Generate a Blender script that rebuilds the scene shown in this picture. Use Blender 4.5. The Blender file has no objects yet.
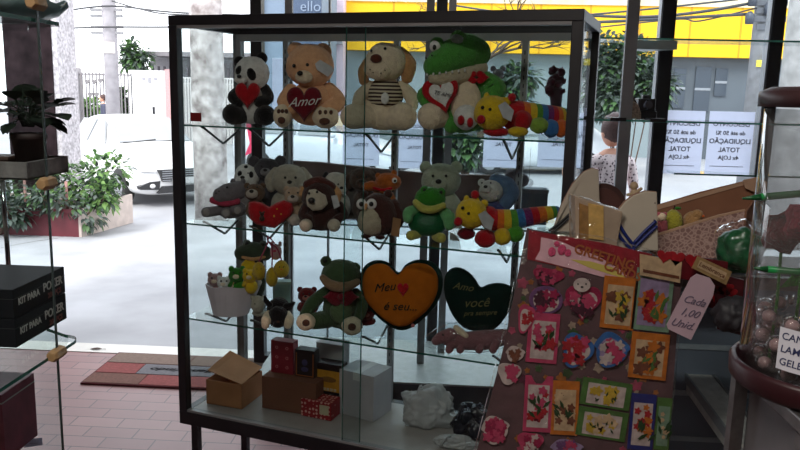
import bpy, bmesh, math, random
from mathutils import Vector, Matrix, noise
random.seed(7)
C = bpy.context.scene.collection
PI = math.pi
# ------------------------------------------------------------------ camera
YAW, PIT, ROLL, FPX = 0.0561, 0.1743, 0.0239, 748.97
CAM = Vector((0, 0, 1.65))
_fw = Vector((-math.sin(YAW)*math.cos(PIT), math.cos(YAW)*math.cos(PIT), -math.sin(PIT)))
_r = Vector((math.cos(YAW), math.sin(YAW), 0)); _u = _r.cross(_fw)
CR = _r*math.cos(ROLL) + _u*math.sin(ROLL); CU = -_r*math.sin(ROLL) + _u*math.cos(ROLL)
def ray(x, y): return _fw*FPX + CR*(x-400) + CU*(225-y)
def aty(x, y, Y):
    d = ray(x, y); return CAM + d*(Y/d.y)
def atz(x, y, Z):
    d = ray(x, y); return CAM + d*((Z-CAM.z)/d.z)
def proj(P):
    d = Vector(P)-CAM; z = d.dot(_fw); return (400+FPX*d.dot(CR)/z, 225-FPX*d.dot(CU)/z)
cam = bpy.data.objects.new('camera', bpy.data.cameras.new('camera')); C.objects.link(cam)
cam.matrix_world = Matrix(((CR.x, CU.x, -_fw.x, CAM.x), (CR.y, CU.y, -_fw.y, CAM.y), (CR.z, CU.z, -_fw.z, CAM.z), (0, 0, 0, 1)))
cam.data.sensor_width = 36; cam.data.lens = 36*FPX/800; cam.data.clip_start = .02; cam.data.clip_end = 300
bpy.context.scene.camera = cam
# ------------------------------------------------------------------ materials
_m = {}
def mat(name, col, rough=.8, var=.12, nscale=20, bump=0, bscale=150, metal=0, sheen=0, col2=None, spec=.5, trans=0):
    if name in _m: return _m[name]
    m = bpy.data.materials.new(name); m.use_nodes = True; nt = m.node_tree; N = nt.nodes; L = nt.links
    b = N['Principled BSDF']; b.inputs['Roughness'].default_value = rough; b.inputs['Metallic'].default_value = metal
    b.inputs['Specular IOR Level'].default_value = spec
    if sheen: b.inputs['Sheen Weight'].default_value = sheen; b.inputs['Sheen Roughness'].default_value = .5
    tc = N.new('ShaderNodeTexCoord'); nz = N.new('ShaderNodeTexNoise'); nz.inputs['Scale'].default_value = nscale; nz.inputs['Detail'].default_value = 4
    L.new(tc.outputs['Object'], nz.inputs['Vector'])
    rp = N.new('ShaderNodeValToRGB'); rp.color_ramp.elements[0].position = .3; rp.color_ramp.elements[1].position = .7
    c = Vector(col[:3]); lo = c*(1-var) ; hi = Vector(col2) if col2 else c*(1+var)
    rp.color_ramp.elements[0].color = (*lo, 1); rp.color_ramp.elements[1].color = (min(hi[0], 1), min(hi[1], 1), min(hi[2], 1), 1)
    L.new(nz.outputs['Fac'], rp.inputs['Fac']); L.new(rp.outputs['Color'], b.inputs['Base Color'])
    if bump:
        n2 = N.new('ShaderNodeTexNoise'); n2.inputs['Scale'].default_value = bscale; n2.inputs['Detail'].default_value = 3
        L.new(tc.outputs['Object'], n2.inputs['Vector'])
        bp = N.new('ShaderNodeBump'); bp.inputs['Strength'].default_value = bump; bp.inputs['Distance'].default_value = .009 if name[:4] == 'fur_' else .004
        L.new(n2.outputs['Fac'], bp.inputs['Height']); L.new(bp.outputs['Normal'], b.inputs['Normal'])
    if trans:
        t = N.new('ShaderNodeBsdfTranslucent'); L.new(rp.outputs['Color'], t.inputs['Color'])
        mx = N.new('ShaderNodeMixShader'); mx.inputs[0].default_value = trans
        L.new(b.outputs[0], mx.inputs[1]); L.new(t.outputs[0], mx.inputs[2]); L.new(mx.outputs[0], N['Material Output'].inputs['Surface'])
    _m[name] = m; return m
def s2l(r, g, b):
    f = lambda c: (c/255/12.92) if c/255 <= .04045 else ((c/255+.055)/1.055)**2.4
    return (f(r), f(g), f(b))
def fur(name, r, g, b, var=.16, col2=None): return mat('fur_'+name, s2l(r, g, b), .95, var*.8, 60, .75, 190, sheen=.25, col2=col2, spec=.1)
def glass(name, tint=(.95, .98, .97), refl=1.0, haze=0):
    m = bpy.data.materials.new(name); m.use_nodes = True; nt = m.node_tree; N = nt.nodes; L = nt.links
    N.remove(N['Principled BSDF'])
    t = N.new('ShaderNodeBsdfTransparent'); t.inputs[0].default_value = (*tint, 1)
    g = N.new('ShaderNodeBsdfGlossy'); g.inputs['Roughness'].default_value = .02
    fr = N.new('ShaderNodeFresnel'); fr.inputs[0].default_value = 1.45
    ml = N.new('ShaderNodeMath'); ml.operation = 'MULTIPLY'; ml.inputs[1].default_value = refl
    gm_ = N.new('ShaderNodeNewGeometry'); bf_ = N.new('ShaderNodeMath'); bf_.operation = 'SUBTRACT'; bf_.inputs[0].default_value = 1; L.new(gm_.outputs['Backfacing'], bf_.inputs[1])
    m0 = N.new('ShaderNodeMath'); m0.operation = 'MULTIPLY'; L.new(fr.outputs[0], m0.inputs[0]); L.new(bf_.outputs[0], m0.inputs[1]); L.new(m0.outputs[0], ml.inputs[0])
    mx = N.new('ShaderNodeMixShader'); L.new(ml.outputs[0], mx.inputs[0]); L.new(t.outputs[0], mx.inputs[1]); L.new(g.outputs[0], mx.inputs[2])
    out = mx
    if haze:
        nb_ = N.new('ShaderNodeTexNoise'); nb_.inputs['Scale'].default_value = 28 if haze < .015 else 3; nb_.inputs['Detail'].default_value = 2; tb_ = N.new('ShaderNodeTexCoord'); L.new(tb_.outputs['Object'], nb_.inputs['Vector'])
        bb_ = N.new('ShaderNodeBump'); bb_.inputs['Strength'].default_value = 1 if haze < .015 else .05; bb_.inputs['Distance'].default_value = .02; L.new(nb_.outputs['Fac'], bb_.inputs['Height']); L.new(bb_.outputs['Normal'], g.inputs['Normal'])
        d = N.new('ShaderNodeBsdfDiffuse'); d.inputs[0].default_value = (.8, .8, .8, 1)
        nz = N.new('ShaderNodeTexNoise'); nz.inputs['Scale'].default_value = 9; tc = N.new('ShaderNodeTexCoord'); L.new(tc.outputs['Object'], nz.inputs['Vector'])
        mm = N.new('ShaderNodeMath'); mm.operation = 'MULTIPLY'; mm.inputs[1].default_value = haze*2; L.new(nz.outputs['Fac'], mm.inputs[0])
        m2 = N.new('ShaderNodeMixShader'); L.new(mm.outputs[0], m2.inputs[0]); L.new(mx.outputs[0], m2.inputs[1]); L.new(d.outputs[0], m2.inputs[2]); out = m2
    L.new(out.outputs[0], N['Material Output'].inputs['Surface'])
    return m
G_pane = glass('clear_pane', (.89, .92, .92), .5)
G_shop = glass('shop_window_glass', (.90, .94, .96), .5, .018)
G_shelf = glass('shelf_glass', (.93, .97, .96), .8)
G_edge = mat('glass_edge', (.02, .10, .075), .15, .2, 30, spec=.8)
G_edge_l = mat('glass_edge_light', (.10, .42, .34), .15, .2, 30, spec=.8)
G_plastic = glass('cellophane', (.97, .97, .97), 1.3, .006)
G_acryl = glass('acrylic', (.90, .90, .90), 1.6, .03)
black = mat('black_painted_steel', (.012, .011, .016), .45, .2)
alu = mat('grey_aluminium', (.27, .27, .28), .5, .1, 8, metal=.1)
alu_l = mat('pale_aluminium', (.30, .31, .33), .4, .1, 8, metal=.5)
steel = mat('brushed_steel', (.17, .16, .16), .38, .2, 60, metal=.8)
white = mat('white_board', (.62, .60, .57), .4, .06)
blackp = mat('black_plush_eye', (.008, .007, .007), .35, 0)
# ------------------------------------------------------------------ mesh building
class MB:
    def __init__(s): s.v = []; s.f = []; s.mi = []
    def add(s, vs, fs, mi=0):
        o = len(s.v); s.v += [Vector(v) for v in vs]; s.f += [tuple(i+o for i in f) for f in fs]; s.mi += [mi]*len(fs); return s
    def box(s, a, b, mi=0, M=None):
        x0, y0, z0 = a; x1, y1, z1 = b
        v = [Vector(p) for p in ((x0, y0, z0), (x1, y0, z0), (x1, y1, z0), (x0, y1, z0), (x0, y0, z1), (x1, y0, z1), (x1, y1, z1), (x0, y1, z1))]
        if M: v = [M @ p for p in v]
        return s.add(v, [(0, 3, 2, 1), (4, 5, 6, 7), (0, 1, 5, 4), (1, 2, 6, 5), (2, 3, 7, 6), (3, 0, 4, 7)], mi)
    def hexa(s, q0, q1, mi=0):       # two quads -> solid
        return s.add(list(q0)+list(q1), [(0, 1, 2, 3), (7, 6, 5, 4), (0, 4, 5, 1), (1, 5, 6, 2), (2, 6, 7, 3), (3, 7, 4, 0)], mi)
    def prism(s, pts, y0, y1, mi=0): # outline in XZ, extruded along Y
        n = len(pts); v = [(x, y0, z) for x, z in pts]+[(x, y1, z) for x, z in pts]
        return s.add(v, [tuple(range(n)), tuple(range(2*n-1, n-1, -1))]+[(i, i+n, (i+1) % n+n, (i+1) % n) for i in range(n)], mi)
    def prismz(s, pts, z0, z1, mi=0):
        n = len(pts); v = [(x, y, z0) for x, y in pts]+[(x, y, z1) for x, y in pts]
        return s.add(v, [tuple(range(n-1, -1, -1)), tuple(range(n, 2*n))]+[(i, (i+1) % n, (i+1) % n+n, i+n) for i in range(n)], mi)
    def tube(s, path, rad, n=10, mi=0, caps=True, mif=None, round_ends=False):
        P = [Vector(p) for p in path]; R = rad if isinstance(rad, (list, tuple)) else [rad]*len(P)
        if round_ends:
            a = (P[0]-P[1]).normalized(); b = (P[-1]-P[-2]).normalized(); r0, r1 = R[0], R[-1]
            pre = [P[0]+a*r0*math.sin(t) for t in (1.45, 1.1, .75, .4)]; prr = [r0*math.cos(t) for t in (1.45, 1.1, .75, .4)]
            post = [P[-1]+b*r1*math.sin(t) for t in (.4, .75, 1.1, 1.45)]; por = [r1*math.cos(t) for t in (.4, .75, 1.1, 1.45)]
            P = pre+P+post; R = prr+list(R)+por
        vs = []; up = None
        for i, p in enumerate(P):
            t = (P[min(i+1, len(P)-1)]-P[max(i-1, 0)])
            t = t.normalized() if t.length > 1e-9 else Vector((0, 0, 1))
            if up is None: up = t.orthogonal().normalized()
            up = (up-t*up.dot(t)); up = up.normalized() if up.length > 1e-6 else t.orthogonal().normalized()
            w = t.cross(up)
            for k in range(n):
                a = 2*PI*k/n; vs.append(p+(up*math.cos(a)+w*math.sin(a))*R[i])
        o = len(s.v); s.v += vs
        for i in range(len(P)-1):
            for k in range(n):
                s.f.append((o+i*n+k, o+i*n+(k+1) % n, o+(i+1)*n+(k+1) % n, o+(i+1)*n+k)); s.mi.append(mif(i) if mif else mi)
        if caps:
            s.f.append(tuple(o+k for k in range(n-1, -1, -1))); s.f.append(tuple(o+(len(P)-1)*n+k for k in range(n))); s.mi += [mi, mi]
        return s
    def ell(s, c, r, rot=0, sub=3, pear=0, lump=.035, mi=0, seed=0):
        bm = bmesh.new(); bmesh.ops.create_icosphere(bm, subdivisions=sub, radius=1); c = Vector(c)
        cr, sr = math.cos(rot), math.sin(rot); vs = []
        sc = max(r)
        for v in bm.verts:
            p = v.co.copy(); k = 1-pear*p.z
            p.x *= k; p.y *= k
            if lump:
                q = p*2.3+Vector((seed*3.1, seed*1.7, 0)); p *= 1+lump*(noise.noise(q)*1.5+.35*noise.noise(q*4))
            p = Vector((p.x*r[0], p.y*r[1], p.z*r[2]))
            vs.append(Vector((p.x*cr+p.z*sr, p.y, -p.x*sr+p.z*cr))+c)
        fs = [tuple(v.index for v in f.verts) for f in bm.faces]; bm.free()
        return s.add(vs, fs, mi)
    def lathe(s, prof, n=32, c=(0, 0, 0), mi=0, a0=0, a1=2*PI):
        o = len(s.v); full = abs(a1-a0-2*PI) < 1e-6; m = n if full else n+1
        for r, z in prof:
            for k in range(m):
                a = a0+(a1-a0)*k/n; s.v.append(Vector((c[0]+r*math.cos(a), c[1]+r*math.sin(a), c[2]+z)))
        for i in range(len(prof)-1):
            for k in range(n):
                k2 = (k+1) % m
                s.f.append((o+i*m+k, o+i*m+k2, o+(i+1)*m+k2, o+(i+1)*m+k)); s.mi.append(mi)
        return s
    def puff(s, outline, t, mi=0, p=4, c=None, y=0, rings=7, back=True):   # outline XZ, star-shaped about c, pillow of half thickness t
        n = len(outline)
        if c is None: c = (sum(q[0] for q in outline)/n, sum(q[1] for q in outline)/n)
        o = len(s.v); lv = []
        for j in range(rings+1): u = 1-j/rings; lv.append((1-u**1.5*1.0 if j else 0, None))
        sc = [math.cos(PI/2*j/rings) for j in range(rings)]
        dd = [(1-q**p)**(1/2.2) for q in sc]
        rowsets = [(q, -t*d) for q, d in zip(sc, dd)]
        rings_all = rowsets[::-1] + ([(q, t*d) for q, d in list(zip(sc, dd))[1:]] if back else [])
        for q, d in rings_all:
            for (x, z) in outline: s.v.append(Vector((c[0]+(x-c[0])*q, y+d, c[1]+(z-c[1])*q)))
        for i in range(len(rings_all)-1):
            for k in range(n):
                s.f.append((o+i*n+k, o+i*n+(k+1) % n, o+(i+1)*n+(k+1) % n, o+(i+1)*n+k)); s.mi.append(mi)
        s.v.append(Vector((c[0], y-t, c[1]))); q = len(s.v)-1
        for k in range(n): s.f.append((q, o+(k+1) % n, o+k)); s.mi.append(mi)
        if back:
            s.v.append(Vector((c[0], y+t, c[1]))); q = len(s.v)-1; e = o+(len(rings_all)-1)*n
            for k in range(n): s.f.append((q, e+k, e+(k+1) % n)); s.mi.append(mi)
        return s
    def build(s, name, mats, parent=None, smooth=False, bevel=0):
        me = bpy.data.meshes.new(name); me.from_pydata([tuple(v) for v in s.v], [], s.f)
        if not isinstance(mats, (list, tuple)): mats = [mats]
        for m in mats: me.materials.append(m)
        for p, i in zip(me.polygons, s.mi): p.material_index = i; p.use_smooth = smooth
        bm = bmesh.new(); bm.from_mesh(me); bmesh.ops.recalc_face_normals(bm, faces=bm.faces); bm.to_mesh(me); bm.free()
        o = bpy.data.objects.new(name, me); C.objects.link(o)
        if parent: o.parent = parent
        if bevel:
            b = o.modifiers.new('bevel', 'BEVEL'); b.width = bevel; b.segments = 2; b.limit_method = 'ANGLE'
        return o
def tag(o, label=None, cat=None, group=None, kind=None):
    if label: o['label'] = label
    if cat: o['category'] = cat
    if group: o['group'] = group
    if kind: o['kind'] = kind
    return o
def struct(o, label=None): o['kind'] = 'structure'; return tag(o, label)
def smooth_path(pts, n=6):
    P = [Vector(p) for p in pts]; out = []
    for i in range(len(P)-1):
        a = P[max(i-1, 0)]; b = P[i]; c = P[i+1]; d = P[min(i+2, len(P)-1)]
        for k in range(n):
            t = k/n; out.append(.5*((2*b)+(c-a)*t+(2*a-5*b+4*c-d)*t*t+(3*b-a-3*c+d)*t**3))
    out.append(P[-1]); return out
def text_mesh(string, size, ext=.0004, shear=0, mirror=False, bold=0, align='CENTER'):
    cu = bpy.data.curves.new('txt', 'FONT'); cu.body = string; cu.size = size; cu.extrude = ext; cu.shear = shear; cu.offset = bold
    cu.align_x = align; cu.align_y = 'CENTER'; cu.resolution_u = 3
    ob = bpy.data.objects.new('txt', cu); C.objects.link(ob); me = bpy.data.meshes.new_from_object(ob)
    bpy.data.objects.remove(ob); bpy.data.curves.remove(cu)
    for v in me.vertices:
        x, y, z = v.co; v.co = ((-x if mirror else x), -z, y)
    return me
def text(string, size, m, parent, loc, rot=0, name='lettering', **k):
    me = text_mesh(string, size, **k)
    if not me.materials: me.materials.append(m)
    else: me.materials[0] = m
    o = bpy.data.objects.new(name, me); C.objects.link(o); o.parent = parent; o.location = loc; o.rotation_euler = (0, rot, 0); return o
# ------------------------------------------------------------------ frames
class F:
    """local frame: X to the right, Y away, Z up; pix() puts a photo pixel on its plane Y=dy"""
    def __init__(s, P, yaw, name=None, label=None, cat=None, group=None):
        s.P = Vector(P); s.yaw = yaw; s.X = Vector((math.cos(yaw), math.sin(yaw), 0)); s.Y = Vector((-math.sin(yaw), math.cos(yaw), 0))
        s.k = (s.P-CAM).dot(_fw)/FPX; s.root = None; s.seed = 0
        if name:
            o = bpy.data.objects.new(name, None); C.objects.link(o); o.location = s.P; o.rotation_euler = (0, 0, yaw); o.empty_display_size = .05
            s.root = tag(o, label, cat, group)
    def pix(s, x, y, dy=0):
        d = ray(x, y); t = (dy-(CAM-s.P).dot(s.Y))/d.dot(s.Y); w = CAM+d*t-s.P
        return Vector((w.dot(s.X), dy, w.z))
    def loc(s, W): w = Vector(W)-s.P; return Vector((w.dot(s.X), w.dot(s.Y), w.z))
    def base(s, x):      # pixel row where the frame's ground is
        lo, hi = -200, 900
        for _ in range(40):
            mid = (lo+hi)/2
            if s.pix(x, mid).z > 0: lo = mid
            else: hi = mid
        return lo
    # soft toy parts, all sizes in photo pixels
    def el(s, part, m, x, y, rx, ry, dy=0, rd=None, rot=0, pear=0, parent=None, sub=3, lump=.035, label=None):
        k = s.k; s.seed += 1
        o = MB().ell(s.pix(x, y, dy*k), (rx*k, (rd if rd is not None else (rx+ry)/2)*k, ry*k), math.radians(rot), sub, pear, lump, seed=s.seed).build(part, m, parent or s.root, True)
        if label: o['label'] = label
        return o
    def els(s, part, m, lst, parent=None, sub=3, lump=.02):   # several blobs, one part
        mb = MB()
        for (x, y, rx, ry, dy) in lst: mb.ell(s.pix(x, y, dy*s.k), (rx*s.k, (rx+ry)/2*s.k, ry*s.k), 0, sub, 0, lump, seed=x)
        return mb.build(part, m, parent or s.root, True)
    def limb(s, part, m, pts, parent=None, n=14, mats=None, mif=None, seg=6, label=None):
        P = [s.pix(x, y, dy*s.k) for x, y, r, dy in pts]; path = smooth_path(P, seg)
        R = []; 
        for i in range(len(pts)-1): R += [(pts[i][2]+(pts[i+1][2]-pts[i][2])*k/seg)*s.k for k in range(seg)]
        R.append(pts[-1][2]*s.k)
        o = MB().tube(path, R, n, round_ends=True, mif=mif).build(part, mats or m, parent or s.root, True)
        if label: o['label'] = label
        return o
    def outline(s, pts, dy=0): return [(lambda q: (q.x, q.z))(s.pix(x, y, dy*s.k)) for x, y in pts]
    def puffp(s, part, m, pts, t, dy=0, c=None, parent=None, p=4):
        cc = None
        if c: q = s.pix(c[0], c[1], dy*s.k); cc = (q.x, q.z)
        return MB().puff(s.outline(pts, dy), t*s.k, 0, p, cc, dy*s.k).build(part, m, parent or s.root, True)
    def eyes(s, lst, r, dy, m=None, parent=None):
        for x, y in lst: s.el('eye', m or blackp, x, y, r, r, dy, parent=parent, sub=2, lump=0)
    def rect(s, part, m, pts, dy, th, parent=None):
        mb = MB(); q = s.outline(pts, dy); mb.prism(q, dy*s.k-th*s.k, dy*s.k); return mb.build(part, m, parent or s.root)
    def txt(s, st, size, m, x, y, dy, rot=0, parent=None, **k):
        return text(st, size*s.k, m, parent or s.root, s.pix(x, y, dy*s.k), rot, **k)
    def settle(s, eps=.0008):
        lo = 1e9
        def rec(o, acc):
            nonlocal lo
            for ch in o.children:
                if ch.type == 'MESH':
                    for v in ch.data.vertices: lo = min(lo, (v.co.z+ch.location.z+acc))
                rec(ch, acc+ch.location.z)
        rec(s.root, 0)
        if lo < 1e8: 
            s.root.location.z += eps-lo
        return lo
def heart_pts(cx, cy, w, h, rot=0, n=44):
    out = []
    for i in range(n):
        t = 2*PI*i/n; x = 16*math.sin(t)**3; y = -(13*math.cos(t)-5*math.cos(2*t)-2*math.cos(3*t)-math.cos(4*t))
        x *= w/32; y = (y-2.5)*h/29
        a = math.radians(rot); out.append((cx+x*math.cos(a)-y*math.sin(a), cy+x*math.sin(a)+y*math.cos(a)))
    return out
def closed(pts, n=4):
    P = [Vector((x, y, 0)) for x, y in pts]; m = len(P); out = []
    for i in range(m):
        a, b, c, d = P[i-1], P[i], P[(i+1) % m], P[(i+2) % m]
        for k in range(n):
            t = k/n; v = .5*((2*b)+(c-a)*t+(2*a-5*b+4*c-d)*t*t+(3*b-a-3*c+d)*t**3); out.append((v.x, v.y))
    return out
def face_yaw(P): return math.atan2(-P[0], P[1])
# ------------------------------------------------------------------ display case
FX, FY, TH, W, D, ZT, ZB, Z1, Z2, Z3, YS = -0.9635, 2.6073, 0.3026, 1.4058, 0.4294, 1.8946, 0.4011, 1.5224, 1.1688, 0.8108, 4.3444
ZS = (ZB+.052, Z3, Z2, Z1)
CF = F((FX, FY, 0), -TH, 'display_case', 'tall glass display case with black steel frame, full of plush toys, standing in the shop', 'display case')
def case(a, b, z): return CF.P+CF.X*a+CF.Y*b+Vector((0, 0, z))
R = CF.root
t = .033
mb = MB(); mb.box((0, 0, ZT-t), (W, t, ZT)); mb.box((0, D-t, ZT-t), (W, D, ZT)); mb.box((0, t, ZT-t), (t, D-t, ZT)); mb.box((W-t, t, ZT-t), (W, D-t, ZT)); mb.build('top_frame', black, R, bevel=.002)
mb = MB(); mb.box((0, 0, ZB), (W, t, ZB+.05)); mb.box((0, D-t, ZB), (W, D, ZB+.05)); mb.box((0, t, ZB), (t, D-t, ZB+.05)); mb.box((W-t, t, ZB), (W, D-t, ZB+.05)); mb.build('bottom_frame', black, R, bevel=.002)
for (a, b, m) in ((0, 0, black), (W-t, 0, black), (0, D-t, alu), (W-t, D-t, black)):
    o = MB().box((a, b, ZB+.05), (a+t, b+t, ZT-t)).build('corner_post', m, R, bevel=.002)
    if m is alu: o['label'] = 'grey aluminium corner post'
lg = MB(); 
for (a, b) in ((.03, .03), (W-.06, .03), (.03, D-.06), (W-.06, D-.06)): MB().box((a, b, 0), (a+.027, b+.027, ZB)).build('leg', black, R)
MB().box((t, t, ZB+.02), (W-t, D-t, ZB+.05)).build('base_board', mat('dull_white_board', (.40, .37, .35), .5, .06), R)
MB().box((t, .004, ZB+.05), (W-t, .028, ZB+.058)).build('sliding_track', alu, R); MB().box((t, .004, ZT-t-.01), (W-t, .028, ZT-t)).build('sliding_track', alu, R)
mb = MB(); mb.box((t, t, ZT-.02), (W-t, D-t, ZT-.014)); mb.build('top_glass', G_pane, R)
MB().box((.012, t, ZB+.05), (.017, D-t, ZT-t)).build('side_glass', G_pane, R)
MB().box((W-.017, t, ZB+.05), (W-.012, D-t, ZT-t)).build('side_glass', G_pane, R)
MB().box((t, D-.014, ZB+.05), (W-t, D-.009, ZT-t)).build('back_glass', G_pane, R)
# sliding doors: overlap where the photo shows two thin vertical edges
a1 = CF.pix(362, 200, .01).x; a0 = CF.pix(346, 200, .02).x
for (p0, p1, yy, e) in ((t, a1, .018, 1), (a0, W-t, .008, 0)):
    d = MB().box((p0, yy, ZB+.058), (p1, yy+.004, ZT-t-.01)).build('sliding_door', G_pane, R)
    ex = p1 if e else p0
    MB().box((ex-.0012, yy-.0005, ZB+.058), (ex+.0012, yy+.0045, ZT-t-.01)).build('polished_edge', G_edge, d)
# rear uprights and rail
mb = MB().box((t, D-t+.001, ZT-t-.026), (W-t, D-.012, ZT-t)); mb.build('rear_rail', alu, R)
ups = []
for x in (286, 397, 526):
    a = CF.pix(x, 40, D-.03).x; ups.append(a)
    mb = MB().box((a-.011, D-.036, ZB+.05), (a+.011, D-.016, ZT-t-.026))
    u = mb.build('shelf_upright', alu, R)
    mb = MB()
    z = ZB+.1
    while z < ZT-.1: mb.box((a-.0018, D-.0375, z), (a+.0018, D-.036, z+.014)); z += .028
    mb.build('slots', black, u)
rod = mat('black_bracket_rod', (.02, .018, .018), .4, .1)
for zi, z in enumerate((Z1, Z2, Z3)):
    sh = MB(); sh.box((.012, .03, z-.006), (W-.036, D-.04, z)); o = sh.build('glass_shelf', G_shelf, R)
    MB().box((.012, .0285, z-.0058), (W-.036, .031, z-.0002)).build('polished_edge', G_edge, o)
    for a in [.035]+ups:
        path = [(a, D-.038, z-.03), (a, D-.05, z-.032), (a, D-.155, z-.078), (a, D-.165, z-.078), (a, D-.285, z-.016), (a, D-.30, z-.011)]
        MB().tube(path, .0046, 8).build('shelf_bracket', rod, R, True)
o = F(case(0, 0, 0), -TH)
p = CF.pix(196, 117, .0015)
MB().box((p.x-.021, -.001, p.z-.015), (p.x+.021, .0035, p.z+.015)).build('lock_tag', mat('dark_red_plate', s2l(120, 18, 24), .4), R)['label'] = 'small dark red tag on the left glass door'
# ------------------------------------------------------------------ plush toys
def toy(name, label, cat, group, x, y, b, shelf, turn=0):
    q = CF.pix(x, y, b); P = case(q.x, b, ZS[shelf]); f = F(P, face_yaw(P)+math.radians(turn), name, label, cat, group); return f
GT, GM, GL, GB = 'plush toys on the top glass shelf', 'plush toys on the middle glass shelf', 'plush toys on the lower glass shelf', 'boxes on the bottom of the display case'
cream = fur('cream', 245, 222, 192); whitef = fur('white', 240, 238, 234); blackf = fur('black', 26, 24, 28); redv = fur('red_velvet', 190, 22, 34, .2)
dkred = fur('dark_red', 120, 16, 34, .2); tan = fur('tan', 212, 158, 108); brown = fur('brown', 70, 42, 34); greyf = fur('grey', 128, 122, 128); greenf = fur('green', 66, 140, 54)
lime = fur('lime', 150, 185, 70); yellowf = fur('yellow', 235, 195, 40); orangef = fur('orange', 235, 110, 45); bluef = fur('blue', 60, 120, 185); purplef = fur('purple', 110, 50, 110)
peach = fur('peach', 250, 186, 142); silver = mat('silver_tag', (.6, .6, .62), .3, .15, 40, metal=.3); satin = mat('white_thread', (.8, .75, .72), .6)
padb = fur('brown_pad', 96, 62, 50)
# panda
f = toy('panda_plush', 'black and white plush panda holding a red heart, leftmost on the top shelf', 'plush toy', GT, 249, 122, .16, 3)
f.el('body', whitef, 251, 103, 15, 20, 0, 13, pear=.1)
h = f.el('head', whitef, 252, 72, 17, 16.5, -3, 15)
for x, y in ((239.5, 61), (262, 57)): f.el('ear', blackf, x, y, 5.5, 5.8, 0, 3)
f.el('eye_patch', blackf, 251.5, 73, 4.2, 6.2, -16.8, 3, rot=-20, parent=h); f.el('eye_patch', blackf, 238.8, 69, 3, 4.6, -12.5, 3, rot=25, parent=h)
mz = f.el('muzzle', whitef, 241, 78, 6.5, 5, -15.5, 4, parent=h); f.el('nose', blackp, 239, 75, 2.4, 1.8, -21, 2, parent=h, sub=2)
f.limb('arm', blackf, [(265, 88, 5.5, 0), (268, 97, 6, -6), (259, 101, 5, -13)]); f.limb('arm', blackf, [(238, 90, 5, -2), (233, 96, 5.5, -8), (238, 102, 4.5, -13)])
f.limb('leg', blackf, [(245, 114, 8, 0), (233, 113, 10.5, -12)]); f.limb('leg', blackf, [(258, 115, 8, 0), (265, 114, 10.5, -12)])
f.puffp('heart_cushion', redv, heart_pts(247.5, 95, 25, 27), 4.5, -17); f.settle()
# orange bear
f = toy('teddy_bear_plush', 'orange plush bear holding a dark red heart that reads Amor, on the top shelf', 'plush toy', GT, 312, 126, .16, 3)
f.el('body', peach, 312, 105, 24, 23, 2, 19, pear=.12)
h = f.el('head', peach, 310, 68, 23.5, 21.5, -3, 20)
for x, y in ((296, 53), (323, 54)): f.el('ear', peach, x, y, 8.5, 8.5, 1, 5)
f.el('muzzle', cream, 304, 79, 8.5, 6.5, -20, 6, parent=h); f.el('nose', blackp, 300, 75.5, 3, 2.4, -27, 2, parent=h, sub=2)
f.eyes([(294, 68), (307.5, 67)], 1.8, -21.8, parent=h)
f.limb('arm', peach, [(329, 92, 7.5, 0), (337, 104, 9, -5), (326, 112, 7, -14)]); f.limb('arm', peach, [(291, 93, 7, 0), (285, 104, 8, -6), (291, 111, 6, -14)])
for (x, y, rx) in ((282.5, 118, 9), (325.5, 119, 13)):
    l = f.el('leg', cream, x, y, rx, 11.5, -15, 9); f.el('paw_pad', padb, x-1, y+4.5, rx*.42, 3.6, -23.5, 2, parent=l, sub=2)
    for i in (-1, 0, 1): f.el('toe_pad', padb, x+i*rx*.42, y-4.5, 1.9, 2.4, -22.5, 2, parent=l, sub=2)
ht = f.puffp('heart_cushion', dkred, heart_pts(304, 107, 35, 36), 5, -20); f.txt('Amor', 12.5, satin, 303, 104, -25.6, -.12, parent=ht, shear=.6, name='embroidery')
f.rect('paper_tag', silver, [(315, 66), (320, 62), (332, 69), (334, 73), (328, 79), (317, 72)], -24, .8); f.settle()
# beige dog
swm = mat('striped_sweater', s2l(225, 215, 195), .9)
nt = swm.node_tree; wv = nt.nodes.new('ShaderNodeTexWave'); wv.bands_direction = 'Z'; wv.inputs['Scale'].default_value = 26; wv.inputs['Distortion'].default_value = .6
rp = nt.nodes.new('ShaderNodeValToRGB'); rp.color_ramp.interpolation = 'CONSTANT'; rp.color_ramp.elements[0].color = (*s2l(60, 40, 40), 1); rp.color_ramp.elements[1].color = (*s2l(215, 200, 175), 1); rp.color_ramp.elements[1].position = .48
tc = nt.nodes.new('ShaderNodeTexCoord'); nt.links.new(tc.outputs['Object'], wv.inputs['Vector']); nt.links.new(wv.outputs['Fac'], rp.inputs['Fac']); nt.links.new(rp.outputs['Color'], nt.nodes['Principled BSDF'].inputs['Base Color'])
f = toy('dog_plush', 'cream plush dog with brown nose wearing a brown and white striped sweater', 'plush toy', GT, 382, 131, .17, 3)
f.el('body', cream, 383, 112, 21, 20, 3, 17, pear=.1)
f.el('sweater', swm, 385, 96, 18.5, 17, 0, 18)
h = f.el('head', cream, 386, 63.5, 20.5, 19, -4, 18)
f.limb('ear', tan, [(400, 54, 6, 0), (408, 66, 8.5, -2), (407, 79, 6, -2)]); f.limb('ear', tan, [(371, 58, 4, 0), (364, 72, 6, -2), (364, 82, 5, -2)])
f.el('muzzle', cream, 378, 70, 14, 11, -16, 9, parent=h); f.el('nose', fur('nose_brown', 110, 55, 40), 376, 60, 5.8, 4.2, -25, 4, parent=h, sub=2)
[f.el('freckle', blackp, x, y, .7, .7, -25, parent=h, sub=1, lump=0) for x, y in ((370, 71), (373, 74), (381, 75), (385, 72))]
f.eyes([(371, 52), (385, 50)], 1.5, -19, parent=h)
f.el('badge', whitef, 385, 100, 4, 6, -18.5, 1.5, sub=2)
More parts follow.
